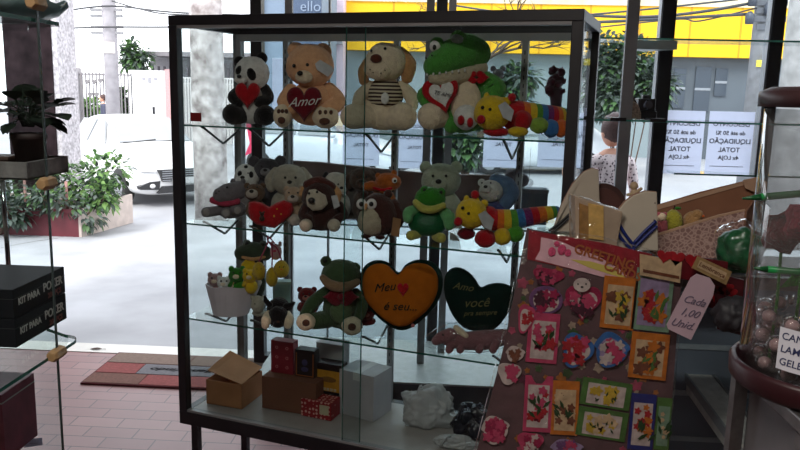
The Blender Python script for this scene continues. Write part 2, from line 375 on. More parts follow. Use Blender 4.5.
f.limb('arm', cream, [(402, 88, 6, 0), (411, 98, 7, -4), (412, 107, 6, -10)]); f.limb('arm', cream, [(370, 88, 6, 0), (361, 97, 6.5, -5), (358, 104, 6, -10)])
f.limb('leg', cream, [(372, 118, 11, -2), (353, 118, 12.5, -14)]); f.limb('leg', cream, [(390, 120, 11, -4), (403, 118, 14, -15)]); f.settle()
# crocodile
f = toy('crocodile_plush', 'large green plush crocodile holding a white heart with a red edge', 'plush toy', GT, 460, 134, .2, 3)
gdk = fur('croc_green', 84, 158, 66, .22); tongue = fur('croc_jaw', 205, 190, 160)
f.el('body', gdk, 462, 106, 25, 29, 4, 19, pear=.15); f.el('belly', cream, 466, 106, 15, 24, -12, 8)
h = f.limb('head', gdk, [(475, 55, 15.5, 3), (465, 54, 18.5, -2), (448, 60, 16, -14), (434, 68, 10.5, -24)])
f.limb('lower_jaw', tongue, [(481, 70, 7, 0), (463, 76, 8.5, -12), (443, 80, 7, -22), (433, 80, 5, -27)], parent=h)
f.els('teeth', whitef, [(427+i*6.3, 76.5-i*.75, 1.2, 1.7, (-33, -32.5, -31, -29.5, -27.5, -25.5, -23)[i]) for i in range(7)], parent=h, sub=1)
for x, y, r in ((437, 48, 7), (458, 42, 7.5)):
    l = f.el('eyelid', gdk, x, y-2, r, r, -17, r, parent=h); 
    if x < 440: f.el('eyeball', satin, x-2, y, 5.5, 5.8, -22, 4, parent=h, sub=2); f.el('pupil', blackp, x-2.6, y+1, 1.9, 2.6, -26, 1.3, parent=h, sub=2)
    else: f.el('closed_lid', fur('pale_lid', 150, 165, 150), x-1, y-1.5, 6.5, 4.5, -23, 4, parent=h, rot=10, sub=2)
f.els('nostrils', blackp, [(426, 60, 1.2, 1, -34), (432, 57, 1.2, 1, -33)], parent=h, sub=1)
f.limb('arm', gdk, [(481, 82, 11, 2), (494, 92, 13, 0), (488, 104, 9, -10)]); f.limb('arm', gdk, [(440, 88, 7, -2), (424, 96, 7, -8), (428, 106, 6, -14)])
f.limb('tail', gdk, [(470, 125, 7, 12), (487, 124, 7, 14), (503, 122, 4, 14)])
f.limb('leg', gdk, [(455, 122, 11, 0), (452, 126, 9, -8)]); 
f.limb('foot', cream, [(438, 119, 11, -10), (431, 118, 13.5, -18)]); l = f.limb('foot', whitef, [(466, 122, 10, -10), (466, 119, 12.5, -20)])
f.els('sole_pads', redv, [(461, 122, 3.6, 5, -31.5), (470, 124, 3.2, 5, -31)], parent=l, sub=2)
hh = f.puffp('heart_cushion', redv, heart_pts(442, 98, 37, 38, -14), 3.5, -22); f.puffp('heart_front', whitef, heart_pts(442.5, 97, 25, 26, -14), 1.5, -25.2, parent=hh)
f.txt('TE AMO', 5.2, mat('black_thread', (.02, .02, .02), .7), 443.5, 96, -28.6, .2, parent=hh, shear=.2, name='embroidery')
for x in (470, 483): f.puffp('bow_loop', redv, heart_pts(x, 79, 13, 14, 90 if x < 475 else -90), 2.5, -14)
f.settle()
# rainbow caterpillars
RB = [fur('rb%d' % i, *c) for i, c in enumerate(((200, 30, 40), (240, 120, 40), (240, 200, 50), (90, 160, 60), (60, 120, 180), (120, 45, 110)))]
def caterpillar(label, grp, shelf, b, hx, hy, hr, body, feet, ant, tagp, eyes, nose, base):
    f = toy('caterpillar_plush', label, 'plush toy', grp, hx, base, b, shelf)
    n = len(body)-1; seg = 10
    f.limb('body', None, body, mats=RB, mif=lambda i: (max(i-4, 0)//3) % 6, seg=seg)
    f.el('collar', redv, hx+hr*1.15, hy+4, hr*.62, hr*.75, 2)
    h = f.el('head', yellowf, hx, hy, hr, hr*.97, -8, hr*.9)
    f.els('ears', yellowf, [(hx-hr*.3, hy-hr*.9, 3, 4.5, -6), (hx+hr*.85, hy-hr*.65, 4, 4, -4)], parent=h)
    f.eyes(eyes, 1.8, -8-hr*.82, parent=h); f.el('nose', redv, nose[0], nose[1], 4.4, 4.6, -8-hr*.8, 4, parent=h, sub=2)
    a = f.limb('antenna', yellowf, [(hx+hr*.5, hy-hr*.8, 1.2, -6), (ant[0], ant[1], 1, -6)], parent=h); f.el('antenna_ball', redv, ant[0], ant[1], 4.3, 4.3, -6, parent=a, sub=2)
    for (x, y, rx, ry, dy, m) in feet: f.el('foot', m, x, y, rx, ry, dy)
    x, y = tagp; f.rect('paper_tag', silver, [(x-9, y-6), (x-2, y-10), (x+7, y-1), (x+4, y+10), (x-4, y+6)], -hr-6, .8)
    f.settle(); return f
caterpillar('rainbow striped plush caterpillar with round yellow head, right end of the top shelf', GT, 3, .13, 492, 113.5, 18, [(516, 114, 13, 4), (535, 116, 12, 10), (552, 118, 12, 16), (562, 119, 11, 22)],
    [(522, 121, 10, 10, -7, redv), (518, 132, 10, 5, -12, yellowf), (539, 126, 9.5, 8, -8, lime), (551, 129, 8, 9, -4, bluef), (561, 129, 7, 9, 0, orangef), (496, 132, 13, 5, -6, redv)], (512, 98), (507, 112), [(482.5, 108), (490, 110)], (481, 120), 138)
caterpillar('rainbow striped plush caterpillar with yellow head, right end of the middle shelf', GM, 2, .11, 471, 218, 15.5, [(492, 224, 11, 2), (512, 224, 10.5, 4), (535, 220, 9, 8), (555, 216, 6, 14)],
    [(485, 243, 10.5, 9, -8, redv), (502, 241, 9, 8.5, -5, yellowf), (515, 238, 9, 8.5, -1, fur('leaf', 85, 165, 50)), (466, 238, 9, 6, -3, dkred)], (475, 199), (487, 225), [(462.5, 212.5), (468.5, 218)], (458, 226), 252)
# middle shelf, front row
def sit(name, label, x, b, shelf, grp, headc, m, m2=None, bodyw=12, feet=None, nose=True, ears='round', turn=0, eyescol=None, muz=None, base=None):
    hx, hy, hr, hv = headc
    f = toy(name, label, 'plush toy', grp, x, base or hy+30, b, shelf, turn); by = f.base(x); m2 = m2 or m
    top = hy+hv*.6
    f.el('body', m, x, (top+by)/2, bodyw, (by-top)/2+1, 2, bodyw*.8, pear=.12)
    h = f.el('head', m, hx, hy, hr, hv, -3, (hr+hv)*.45)
    if ears == 'round':
        for s in (-1, 1): f.el('ear', m, hx+s*hr*.78, hy-hv*.75, hr*.32, hr*.33, 0, hr*.2)
    if ears == 'floppy':
        for s in (-1, 1): f.limb('ear', m2, [(hx+s*hr*.75, hy-hv*.6, hr*.2, 0), (hx+s*hr*1.05, hy, hr*.3, -2), (hx+s*hr*1.0, hy+hv*.55, hr*.22, -3)])
    mx, my, mr = muz or (hx-hr*.1, hy+hv*.3, hr*.42)
    f.el('muzzle', m2, mx, my, mr, mr*.78, -3-hr*.78, mr*.7, parent=h)
    if nose: f.el('nose', blackp, mx-.5, my-mr*.4, mr*.38, mr*.3, -3-hr*.78-mr*.6, mr*.25, parent=h, sub=2)
    f.eyes([(mx-mr*.75, my-mr*1.1), (mx+mr*.85, my-mr*1.1)], max(hr*.075, .9), -3-hr*.8, parent=h)
    for (fx, fy, fr) in (feet if feet is not None else [(x-bodyw*.75, by-4.5, 4.5), (x+bodyw*.75, by-4.5, 4.5)]): f.limb('leg', m2, [(x+(fx-x)*.4, fy-1, fr*.8, 0), (fx, fy, fr, -bodyw*.9)])
    if feet is None or len(feet): 
        for s in (-1, 1): f.limb('arm', m, [(x+s*bodyw*.7, top+3, bodyw*.26, 0), (x+s*bodyw*.95, (top+by)/2, bodyw*.3, -bodyw*.5), (x+s*bodyw*.6, (top+by)/2+4, bodyw*.24, -bodyw*.9)])
    return f
# grey hippo
f = toy('hippo_plush', 'small grey plush hippo with a pink scarf, leftmost on the middle shelf', 'plush toy', GM, 224, 220, .16, 2)
h = f.limb('head', greyf, [(238, 192, 9.5, 0), (228, 195, 10, -6), (221, 197, 8, -10)]); f.els('ears', greyf, [(243, 183, 2.6, 3, 0), (233, 183, 2.6, 3, 0)], parent=h)
f.eyes([(227, 189)], 1.1, -15, parent=h); f.els('nostrils', blackp, [(216, 195, .8, .8, -16), (219, 193, .8, .8, -17)], parent=h, sub=1)
f.el('body', greyf, 231, 211, 15, 9.5, 0, 10); f.limb('scarf', fur('pink', 190, 60, 90), [(213, 202, 3.5, -10), (225, 205, 3.5, -12), (237, 203, 3.5, -8)])
for fx, fy, r in ((206.5, 214, 5.2), (226.5, 215, 5.5), (238, 212, 5)):
    l = f.limb('leg', greyf, [(228, 211, 4.6, -2), (fx, fy, r, -12)]); f.el('sole', fur('pale_grey', 165, 160, 158), fx-.3, fy, r*.7, r*.8, -12-r*.7, 2, parent=l, sub=2)
f.settle()
f = sit('spotted_dog_plush', 'white plush dog with black spots behind the grey hippo', 247, .3, 2, GM, (247, 178, 12.5, 13), whitef, bodyw=13, feet=[], ears='none', muz=(243, 181, 6), base=214)
f.els('spots', blackf, [(240, 175, 2.5, 3, -11), (251, 176, 2.5, 3.5, -12), (258, 170, 2, 3, -6), (246, 168, 2, 1.6, -10)]); f.settle()
f = sit('koala_plush', 'dark grey shaggy plush koala behind the red heart cushion', 267, .33, 2, GM, (267, 170, 13, 11), fur('dark_grey', 82, 80, 88), fur('mid_grey', 140, 138, 142), bodyw=12, feet=[], ears='none', base=214)
for s, e in ((-1, 8), (1, 9)): f.el('ear', fur('dark_grey', 82, 80, 88), 267+s*13, 163, 5.5, 6, -2, 3, lump=.2)
f.settle()
f = sit('leopard_plush', 'small spotted brown plush leopard cub with pale face behind the red heart', 256, .18, 2, GM, (255, 194, 10, 9), fur('leopard', 110, 84, 66, .5), fur('face', 195, 185, 172), bodyw=10, feet=[], muz=(252, 195, 6), base=216); f.settle()
f = sit('polar_bear_plush', 'big off-white plush bear with dark nose, above the red heart cushion', 289, .31, 2, GM, (289, 181, 18, 15.5), fur('offwhite', 182, 175, 160), bodyw=18, feet=[], ears='floppy', muz=(290, 186, 6.5), base=220); f.settle()
f = toy('heart_cushion', 'red satin double heart cushion with a tiny embroidered bear on the middle shelf', 'cushion', None, 271, 225, .075, 2)
f.puffp('cushion', redv, [(249, 202), (254, 201), (262, 203), (269, 207), (276, 203), (284, 200), (292, 203), (294, 209), (291, 215), (283, 222), (275, 228), (268, 227), (256, 224), (251, 220), (248, 211)], 7, 0, (271, 213))
f.els('embroidered_bear', brown, [(262, 214, 2.3, 2.1, -7), (262, 218.5, 2.8, 2.8, -7), (260, 212, 1, 1, -7), (264, 212, 1, 1, -7)], sub=2); f.els('embroidery', yellowf, [(277, 209, 1, .8, -7), (274, 216, .9, 1.3, -7), (281, 214, 1, 1, -7)], sub=1); f.settle()
f = sit('small_bear_plush', 'small beige plush bear with pale muzzle between the red heart and the brown monkey', 295, .15, 2, GM, (294, 197, 9.5, 9), fur('beige', 188, 160, 135), fur('pale_muzzle', 205, 190, 178), bodyw=9, feet=[(294, 221, 6)], muz=(293, 200, 5.5), base=229); f.settle()
# brown monkey-dog
f = toy('monkey_plush', 'dark brown plush monkey with cream face and round cream feet, middle shelf', 'plush toy', GM, 321, 232, .11, 2)
dkb = fur('dark_brown', 62, 34, 32); f.el('body', dkb, 323, 217, 20, 15, 2, 14, pear=.15)
h = f.el('head', dkb, 319, 197, 17, 15.5, -5, 14); face = fur('monkey_face', 205, 192, 172)
f.puffp('face', face, [(306, 199), (309, 191), (315, 190), (321, 193), (326, 196), (328, 205), (322, 211), (313, 212), (307, 207)], 5, -16, parent=h)
f.el('nose', blackp, 311.5, 201.5, 3.7, 3, -24, 2.5, parent=h, sub=2); f.eyes([(309, 194.5), (317, 193)], 1.3, -21, parent=h)
f.limb('ear', tan, [(303, 190, 2.6, -2), (302, 195, 3, -2)]); f.limb('ear', tan, [(332, 188, 4, -2), (337, 195, 5, -4), (336, 203, 3.5, -5)])
f.limb('cap', fur('cap_brown', 88, 40, 34), [(308, 186, 5, -5), (319, 183.5, 6.5, -5), (331, 188, 5, -5)]); 
for x in (306, 334): f.limb('leg', dkb, [(320, 223, 7, 2), (x*.92+.08*320, 225, 6.5, -10)]); f.limb('foot', face, [(x, 226, 6, -13), (x, 226.5, 6.5, -18)])
for s in (-1, 1): f.limb('arm', dkb, [(323+s*16, 207, 5, 0), (323+s*20, 216, 5, -5), (323+s*14, 220, 4, -10)])
f.rect('paper_tag', silver, [(331, 197), (337, 196), (340, 207), (334, 210)], -20, .7); f.settle()
f = sit('white_dog_plush', 'white plush dog with black ears peeking over the brown monkey', 338, .32, 2, GM, (336, 185, 13.5, 11.5), fur('dogwhite', 200, 196, 184), bodyw=13, feet=[], ears='none', muz=(342, 191, 5), base=222)
f.limb('ear', blackf, [(326, 175, 2.4, -3), (323, 181, 2.6, -4)]); f.limb('ear', blackf, [(347, 180, 3, -3), (351, 189, 4, -4)]); f.settle()
f = sit('shaggy_dog_plush', 'shaggy dark speckled plush dog behind the brown owl', 365, .34, 2, GM, (363, 181, 14, 12), fur('speckled', 92, 70, 62, .6), bodyw=13, feet=[], ears='floppy', base=228); f.settle()
# orange tiger lying on owl
f = toy('tiger_plush', 'small orange plush tiger cub with big white eye above the brown owl', 'plush toy', GM, 386, 232, .29, 2)
tg = fur('tiger', 190, 100, 40, .3); by = f.base(386)
f.el('body', tg, 383, (187+by)/2, 14, (by-187)/2, 2, 10); h = f.el('head', tg, 388, 182, 13, 9, -6, 9); f.el('eyeball', satin, 394.5, 180.5, 2.6, 2.8, -15, 1.5, parent=h, sub=2); f.eyes([(395, 181)], 1.3, -17, parent=h)
f.els('ears', tg, [(378, 176, 3, 3.2, -4), (394, 173, 3, 3, -4)], parent=h); f.limb('collar', redv, [(374, 188, 1.4, -13), (382, 190, 1.4, -15), (391, 188.5, 1.4, -14)]); f.limb('arm', tg, [(377, 187, 5, -4), (371, 186, 5, -9), (366, 187, 4, -12)]); f.settle()
# owl
f = toy('owl_plush', 'round dark brown plush owl with white eyes and cream belly, middle shelf', 'plush toy', GM, 377, 240, .09, 2)
ow = fur('owl_brown', 74, 42, 38); f.el('body', ow, 378, 217.5, 21, 22, 0, 17, pear=.12); f.el('belly', fur('owl_belly', 188, 176, 152), 371.5, 224, 14, 15.5, -8, 12)
for x in (361.5, 371.5):
    e = f.el('eye_ring', satin, x, 207, 5.2, 5.4, -13.5, 3); f.el('pupil', blackp, x-.3, 207, 2.4, 2.5, -16.5, 1.6, parent=e, sub=2)
f.limb('beak', tan, [(366, 208, 1.8, -15), (365.5, 212, .8, -17)]); f.els('ear_tufts', ow, [(364, 197, 4, 4, -4), (388, 197, 4.5, 4.5, 0)])
f.limb('wing', ow, [(394, 208, 6, 0), (398, 221, 7, -2), (393, 233, 4, -4)]); f.els('feet', dkb, [(366, 239, 5, 2.5, -12), (380, 240, 5, 2.5, -11)]); f.rect('paper_tag', mat('kraft_tag', s2l(150, 110, 75), .8), [(393, 220), (401, 222), (399, 240), (391, 238)], -12, .7); f.settle()
f = sit('green_bear_plush', 'pale grey-green plush bear sitting behind the green frog', 444, .31, 2, GM, (441, 181, 19.5, 16.5), fur('sage', 172, 178, 158), bodyw=19, feet=[], base=236); f.settle()
# frog
f = toy('frog_plush', 'bright green plush frog with mint arms and yellow feet, middle shelf', 'plush toy', GM, 427, 238, .12, 2)
gf = fur('frog_green', 52, 130, 38); mint = fur('mint', 110, 175, 115); glit = mat('green_sequins', s2l(14, 92, 52), .35, .6, 300, .5, 300); ylw = fur('frog_yellow', 190, 185, 90)
f.el('body', glit, 428, 222, 19, 15, 0, 14, pear=.2); h = f.el('head', gf, 430, 199, 15.5, 11.5, -4, 11); f.limb('mouth', ylw, [(416, 203, 3.5, -9), (423, 209, 4, -14), (433, 210, 4, -14), (443, 206, 3.2, -9)], parent=h)
for x, y in ((424.5, 191), (441, 193)): e = f.el('eye_bump', gf, x, y, 4.6, 4.8, -5, parent=h); f.el('pupil', blackp, x, y, 1.8, 2.2, -9, 1.2, parent=h, sub=2)
f.limb('arm', mint, [(417, 210, 5, 0), (409, 213, 5.8, -5), (408, 219, 5, -8)]); f.limb('arm', mint, [(441, 212, 6, 0), (448, 218, 7, -5), (449, 226, 5, -8)])
f.limb('foot', ylw, [(418, 235, 4, -4), (411, 236, 5, -12)]); f.limb('foot', ylw, [(436, 237, 4.5, -4), (441, 238.5, 5.2, -12)]); f.settle()
f = sit('hooded_bear_plush', 'white and blue plush bear wearing a blue hood behind the caterpillar', 496, .27, 2, GM, (491, 192, 12, 11), fur('bearwhite', 198, 200, 198), bodyw=13, feet=[], muz=(486, 190, 5.5), base=240)
hb = fur('hood_blue', 88, 115, 150); f.limb('hood', hb, [(495, 181, 6, 2), (506, 186, 9, 2), (511, 195, 8, 0), (505, 205, 7, -2)]); f.el('jacket', fur('jacket', 60, 70, 120), 496, 213, 14, 12, 0, 12); f.settle()
# ---- lower shelf
f = toy('plastic_bucket', 'white tapered bucket stuffed with tiny plush toys, left end of the lower shelf', 'bucket', None, 230, 313, .14, 1)
wp = mat('white_plastic', s2l(222, 212, 220), .45, .06)
c = f.pix(232, 300); k = f.k; n = 8; mb = MB(); base_z = .001
q0 = f.pix(205, 285).x; q1 = f.pix(262, 285).x; zt = f.pix(232, 283).z; b0 = f.pix(213, 313).x; b1 = f.pix(249, 313).x
cx0, cx1 = (q0+q1)/2, (b0+b1)/2; rt, rb = (q1-q0)/2, (b1-b0)/2
def ring(cx, r, z, ry): return [Vector((cx+r*math.cos(2*PI*i/24), ry*math.sin(2*PI*i/24), z+.0035*math.sin(12*PI*i/24))) for i in range(24)]
rs = [ring(cx1, rb, base_z, rb*.8), ring(cx0, rt, zt, rt*.72), ring(cx0, rt-.003, zt, rt*.72-.003), ring(cx1, rb-.003, base_z+.004, rb*.8-.003)]
for v in rs[0]: v.z = base_z
vs = sum(rs, []); fs = [(j*24+i, j*24+(i+1) % 24, (j+1)*24+(i+1) % 24, (j+1)*24+i) for j in range(3) for i in range(24)]+[tuple(range(23, -1, -1)), tuple(range(72, 96))]
mb.add(vs, fs).build('pail', wp, f.root)
bz = f.P.z
for i, (nm, lb, x, y, r, m) in enumerate((('mini_pig_plush', 'tiny pink plush pig at the left rim of the white bucket', 215, 280, 7, fur('mini_pink', 190, 150, 150)), ('mini_rabbit_plush', 'tiny white plush rabbit leaning in the white bucket', 224, 283, 6.5, whitef),
        ('mini_frog_plush', 'tiny green plush frog on top of the white bucket', 237, 275, 8, gf), ('mini_chick_plush', 'tiny yellow plush chick at the right rim of the white bucket', 250, 276, 7, yellowf), ('mini_dog_plush', 'tiny brown plush dog sunk into the middle of the white bucket', 233, 285, 6, tan))):
    g = F(case(CF.pix(x, y, .14).x, .14+(-.02 if i % 2 else .015), 0), face_yaw(f.P), nm, lb, 'plush toy', 'tiny plush toys in the white bucket')
    zz = g.pix(x, y).z; g.el('head', m, x, y, r, r*.9); g.el('body', m, x+1, y+r*1.5, r*.9, r, 2)
    g.els('ears', m, [(x-r*.7, y-r*.75, r*.35, r*.4, 0), (x+r*.7, y-r*.75, r*.35, r*.4, 0)], sub=2); g.el('muzzle', cream, x-1, y+r*.2, r*.4, r*.3, -r*.8, sub=2); g.eyes([(x-r*.45, y-r*.3), (x+r*.4, y-r*.3)], .9, -r*.85)
    g.limb('arm', m, [(x-r*.7, y+r*.9, r*.28, 0), (x-r*.9, y+r*1.3, r*.25, -4)])
f = toy('frog_plush', 'dark green plush frog with bulging eyes behind the hanging yellow eggs', 'plush toy', GL, 253, 325, .3, 1)
dg = fur('dull_green', 70, 82, 66); by = f.base(253); f.el('body', dg, 253, (262+by)/2, 13, (by-262)/2, 2, 11); h = f.limb('head', dg, [(242, 253, 7.5, -4), (253, 251, 9.5, -5), (265, 253, 7.5, -4)])
for x, y in ((247, 243.5), (263, 244.5)): f.el('eye_bump', dg, x, y, 4, 4, -4, parent=h); f.el('eyeball', blackp, x-.3, y, 2.2, 2.2, -7.5, 1.2, parent=h, sub=2)
f.limb('mouth', tan, [(243, 257, 1.6, -11), (253, 259, 1.8, -14), (264, 257, 1.6, -11)], parent=h); f.el('bib', yellowf, 249, 268, 8, 9, -10, 4); f.settle()
# hanging eggs
egm = fur('egg_yellow', 205, 170, 45); cord = mat('pink_cord', s2l(170, 60, 90), .7)
for i, (x, y, rx, ry, lb) in enumerate(((259, 271, 6.5, 9.5, 'left'), (272, 277, 6, 10, 'middle, lowest'), (281.5, 269, 8, 9, 'right, largest'))):
    b = .12+.012*i; P = case(CF.pix(x, y, b).x, b, 0); P.z = F((P.x, P.y, 0), face_yaw(P)).pix(x, y).z
    g = F(P, face_yaw(P), 'egg_ornament', 'yellow plush egg hanging on a pink cord, %s of three' % lb, 'ornament', 'yellow eggs hanging on pink cords'); g.P = P
    e = g.el('egg', egm, x, y, rx, ry, pear=.1); g.limb('cord', cord, [(x, y-ry, .7, 0), ((x+268)/2+2, 248, .7, 0), (268, 241, .7, 0), (268, 236, .7, 0)])
    g.els('chick_face', blackp, [(x-2, y-2, .8, .8, -rx+.3), (x+2, y-2, .8, .8, -rx+.3)], sub=1, parent=e); g.el('beak', orangef, x, y+.5, 1.3, 1, -rx, 1, parent=e, sub=1)
P = case(CF.pix(276, 251, .16).x, .16, 0)
g = F((P.x, P.y, F((P.x, P.y, 0), face_yaw(P)).pix(276, 251).z), face_yaw(P), 'pig_ornament', 'small pink plush pig hanging above the yellow eggs', 'ornament')
h = g.el('body', fur('mini_pink', 190, 150, 150), 276, 252, 6, 8); g.els('ears', fur('mini_pink', 190, 150, 150), [(272, 244, 1.8, 2.8, 0), (280, 244, 1.8, 2.8, 0)]); g.el('snout', fur('pink', 190, 60, 90), 275, 251, 2.2, 1.6, -5.5, 1.5, sub=2); g.limb('cord', cord, [(276, 245, .6, 0), (272, 240, .6, 0), (268, 236, .6, 0)])
f = toy('milk_box', 'pale mint square gift box behind the black and white dog', 'box', None, 280, 325, .31, 1)
mb = MB(); x0, x1 = f.pix(271, 0).x, f.pix(290, 0).x; mb.box((x0, -.02, .001), (x1, .02, f.pix(280, 283).z)); mb.build('carton', mat('mint_card', s2l(150, 190, 185), .6), f.root, bevel=.002); z = f.pix(280, 283).z
MB().box((x0-.002, -.022, z), (x1+.002, .022, z+.01)).build('lid', mat('mint_lid', s2l(170, 200, 195), .6), f.root, bevel=.001)
f = toy('puppy_plush', 'black plush puppy with white paws lying at the left of the lower shelf', 'plush toy', GL, 275, 328, .085, 1)
f.el('body', blackf, 279, 309, 12.5, 14, 2, 12); h = f.el('head', blackf, 278, 315, 10.5, 11, -9, 9); f.limb('ear', blackf, [(270, 303, 3, -8), (266, 299, 2.5, -8), (265, 295, 1.5, -8)]); f.limb('ear', blackf, [(286, 304, 3, -8), (291, 303, 2.5, -8), (294, 301, 1.5, -8)])
f.el('muzzle', blackf, 278, 322, 5, 4, -16, 4, parent=h); f.el('nose', padb, 278, 320, 1.6, 1.2, -20, 1, parent=h, sub=2)
for x, y in ((266.5, 318), (289, 318)): f.limb('paw', cream, [(x+(2 if x < 278 else -2), 313, 4.5, -6), (x, y, 5.2, -13), (x-1, 323, 4, -15)])
f.settle()
f = sit('lamb_plush', 'white plush lamb leaning at the left of the black puppy', 259, .15, 1, GL, (258, 306, 7, 9), fur('lamb', 190, 184, 168), bodyw=7, feet=[], nose=False, base=325); f.settle()
f = sit('ladybug_plush', 'small dark red plush toy with pale face left of the big frog', 308, .26, 1, GL, (307, 297, 9, 8), fur('maroon', 110, 28, 34), fur('maroon_face', 170, 110, 100), bodyw=11, feet=[], base=335); f.settle()
f = toy('frog_plush', 'large dull green plush frog with red bow and cream feet, lower shelf', 'plush toy', GL, 338, 335, .13, 1)
dg2 = fur('moss_green', 66, 88, 58); f.el('body', dg2, 341, 304, 18, 24, 2, 15, pear=.15); h = f.el('head', dg2, 341, 273, 19.5, 14.5, -5, 15)
for x, y in ((326, 260.5), (355, 267)): e = f.el('eye_bump', dg2, x, y, 5.6, 5.4, -4, parent=h); f.el('pupil', blackp, x-.8, y-.5, 2.4, 2.6, -8.6, 1.4, parent=h, sub=2)
f.limb('muzzle', fur('frog_lip', 150, 120, 92), [(323, 277, 3.5, -14), (331, 284, 5, -19), (345, 286, 5, -19), (357, 281, 3.5, -14)], parent=h)
for x in (332, 350): f.puffp('bow_loop', dkred, heart_pts(x, 296, 18, 19, 90 if x < 341 else -90), 3.5, -15)
f.el('bow_knot', dkred, 341, 296, 3.5, 4, -18, 3, sub=2); f.el('belly', fur('belly_green', 90, 110, 76), 341, 311, 11, 12, -12, 5)
f.limb('arm', dg2, [(326, 290, 5, 0), (313, 302, 7, -4), (305, 314, 5.5, -9)]); f.limb('arm', dg2, [(356, 292, 5, 0), (362, 304, 6.5, -4), (359, 316, 5, -9)])
for x, y, r in ((306, 321, 9.5), (352, 325, 10.5)):
    l = f.limb('leg', dg2, [(338+(x-338)*.3, 318, 9, 0), (338+(x-338)*.75, y-1, 8.5, -10)]); ft = f.el('foot', cream, x, y, r, r*.9, -17, 7); f.el('sole_pad', padb, x, y+1, r*.4, r*.38, -23.5, 1.8, parent=ft, sub=2)
f.settle()
f = sit('ladybug_plush', 'small dark red plush toy half hidden between the big frog and the orange heart', 367, .22, 1, GL, (367, 314, 8, 8), fur('maroon', 110, 28, 34), fur('maroon_face', 170, 110, 100), bodyw=9, feet=[], base=340); f.settle()
# heart cushions
f = toy('heart_cushion', 'big orange heart cushion with dark green back and a small red heart, lower shelf', 'cushion', None, 401, 345, .21, 1)
ob = mat('orange_felt', s2l(188, 102, 26), .95, .1, 30, .5, 300, spec=.1); gb = mat('bottle_green_felt', s2l(16, 48, 40), .95, .15, 30, .5, 300, spec=.1)
OH = closed([(361, 290), (360, 275), (365, 263), (376, 257.5), (388, 260), (398.5, 270), (406, 262), (418, 257), (432, 259), (441, 268), (443, 281), (440, 295), (432, 308), (420, 319), (408, 326.5), (397, 327), (385, 320.5), (372, 309), (364, 299)])
bk = f.puffp('back', gb, OH, 11, 4, (401, 290)); f.puffp('front', ob, [(400+(x-401)*.91, 292+(y-292)*.90) for x, y in OH], 7, -5, (400, 290))
f.txt('Meu', 12, gb, 384, 285, -12.8, -.15, shear=.45, name='embroidery'); f.puffp('small_heart', redv, heart_pts(403, 287.5, 11.5, 14), 1.5, -12.5); f.txt('é seu...', 12, gb, 400, 304, -12.8, 0, shear=.3, name='embroidery')
f.els('button', mat('pink_button', s2l(190, 110, 110), .5), [(413, 323, 2, 2, -10)], sub=2); f.settle()
f = toy('heart_cushion', 'dark bottle green heart cushion leaning right with faint gold embroidery', 'cushion', None, 482, 352, .21, 1)
gb2 = mat('dark_green_felt', s2l(12, 38, 34), .95, .15, 30, .5, 300, spec=.1)
f.puffp('cushion', gb2, closed([(444, 284), (445, 276), (449, 270), (456, 267), (464, 269), (472, 275), (477, 282), (481, 287.5), (487, 285), (496, 283), (506, 284), (514, 288), (516, 294), (513, 303), (508, 313), (502, 322), (496, 328), (488, 331), (476, 331), (463, 327), (453, 316), (447, 303), (444, 293)], 2), 9, 0, (479, 304))
gold = mat('gold_thread', s2l(110, 105, 60), .7); f.txt('Amo', 10, gold, 463, 287, -9.3, .1, shear=.4, name='embroidery'); f.txt('você', 13, gold, 476, 303, -9.3, -.1, shear=.4, name='embroidery'); f.txt('pra sempre', 7, gold, 480, 313, -9.3, -.1, shear=.4, name='embroidery')
f = toy('unicorn_plush', 'pinkish plush pony in clear plastic lying below the dark green heart', 'plush toy', GL, 470, 353, .1, 1)
pk = fur('dusty_pink', 140, 95, 100); f.limb('body', pk, [(505, 338, 8, 8), (485, 341, 10, 2), (462, 342, 9, 0), (448, 340, 7, -2)]); h = f.limb('head', pk, [(450, 336, 7, -4), (441, 339, 6, -6), (436, 342, 4.5, -7)]); f.eyes([(443, 336)], 1.1, -11, parent=h); f.limb('mane', cream, [(456, 329, 3, -2), (461, 333, 3.5, -4), (466, 337, 2.5, -6)])
for x in (452, 463, 482, 496): f.limb('leg', pk, [(x, 344, 4.5, -4), (x-3, 351, 3.8, -8)])
f.limb('plastic_wrap', G_plastic, [(430, 342, 7, 0), (450, 338, 14, 0), (480, 339, 15, 2), (508, 336, 11, 8)]); f.settle()
# ---- bottom board
kraft = mat('kraft_cardboard', s2l(176, 122, 82), .9, .1, 12); kraft2 = mat('brown_cardboard', s2l(120, 78, 58), .9, .1, 12); inner = mat('card_inside', s2l(90, 58, 40), .9)
def cpt(x, y, z): # pixel on horizontal plane z -> case-local point
    q = atz(x, y, z); return CF.loc(q)
class Bx:
    def __init__(s, name, label, cat, group, p0, p1, depth, ztop=None, z0=None, h=None):
        # p0,p1: bottom-left / bottom-right pixels of the front face ; depth metres back
        z0 = ZS[0] if z0 is None else z0; s.z0 = z0+.0006
        a = atz(p0[0], p0[1], z0); b = atz(p1[0], p1[1], z0); d = b-a; s.w = d.length; yaw = math.atan2(d.y, d.x)
        s.f = F(a+Vector((0, 0, .0006)), yaw, name, label, cat, group); s.d = depth
        s.h = h if h else s.f.pix(p0[0], ztop).z
b = Bx('cardboard_box', 'open brown cardboard box with raised lid flap at the left of the case floor', 'box', GB, (206.6, 403.5), (242, 409.5), .13, 379.5)
w, d, h, th = b.w, .16, b.h, .003
mb = MB(); mb.box((0, 0, 0), (w, d, th)); mb.box((0, 0, 0), (w, th, h)); mb.box((0, d-th, 0), (w, d, h)); mb.box((0, 0, 0), (th, d, h)); mb.box((w-th, 0, 0), (w, d, h)); mb.build('carton', kraft, b.f.root)
lf = [b.f.pix(240.5, 384, 0), b.f.pix(207.5, 369, 0)]
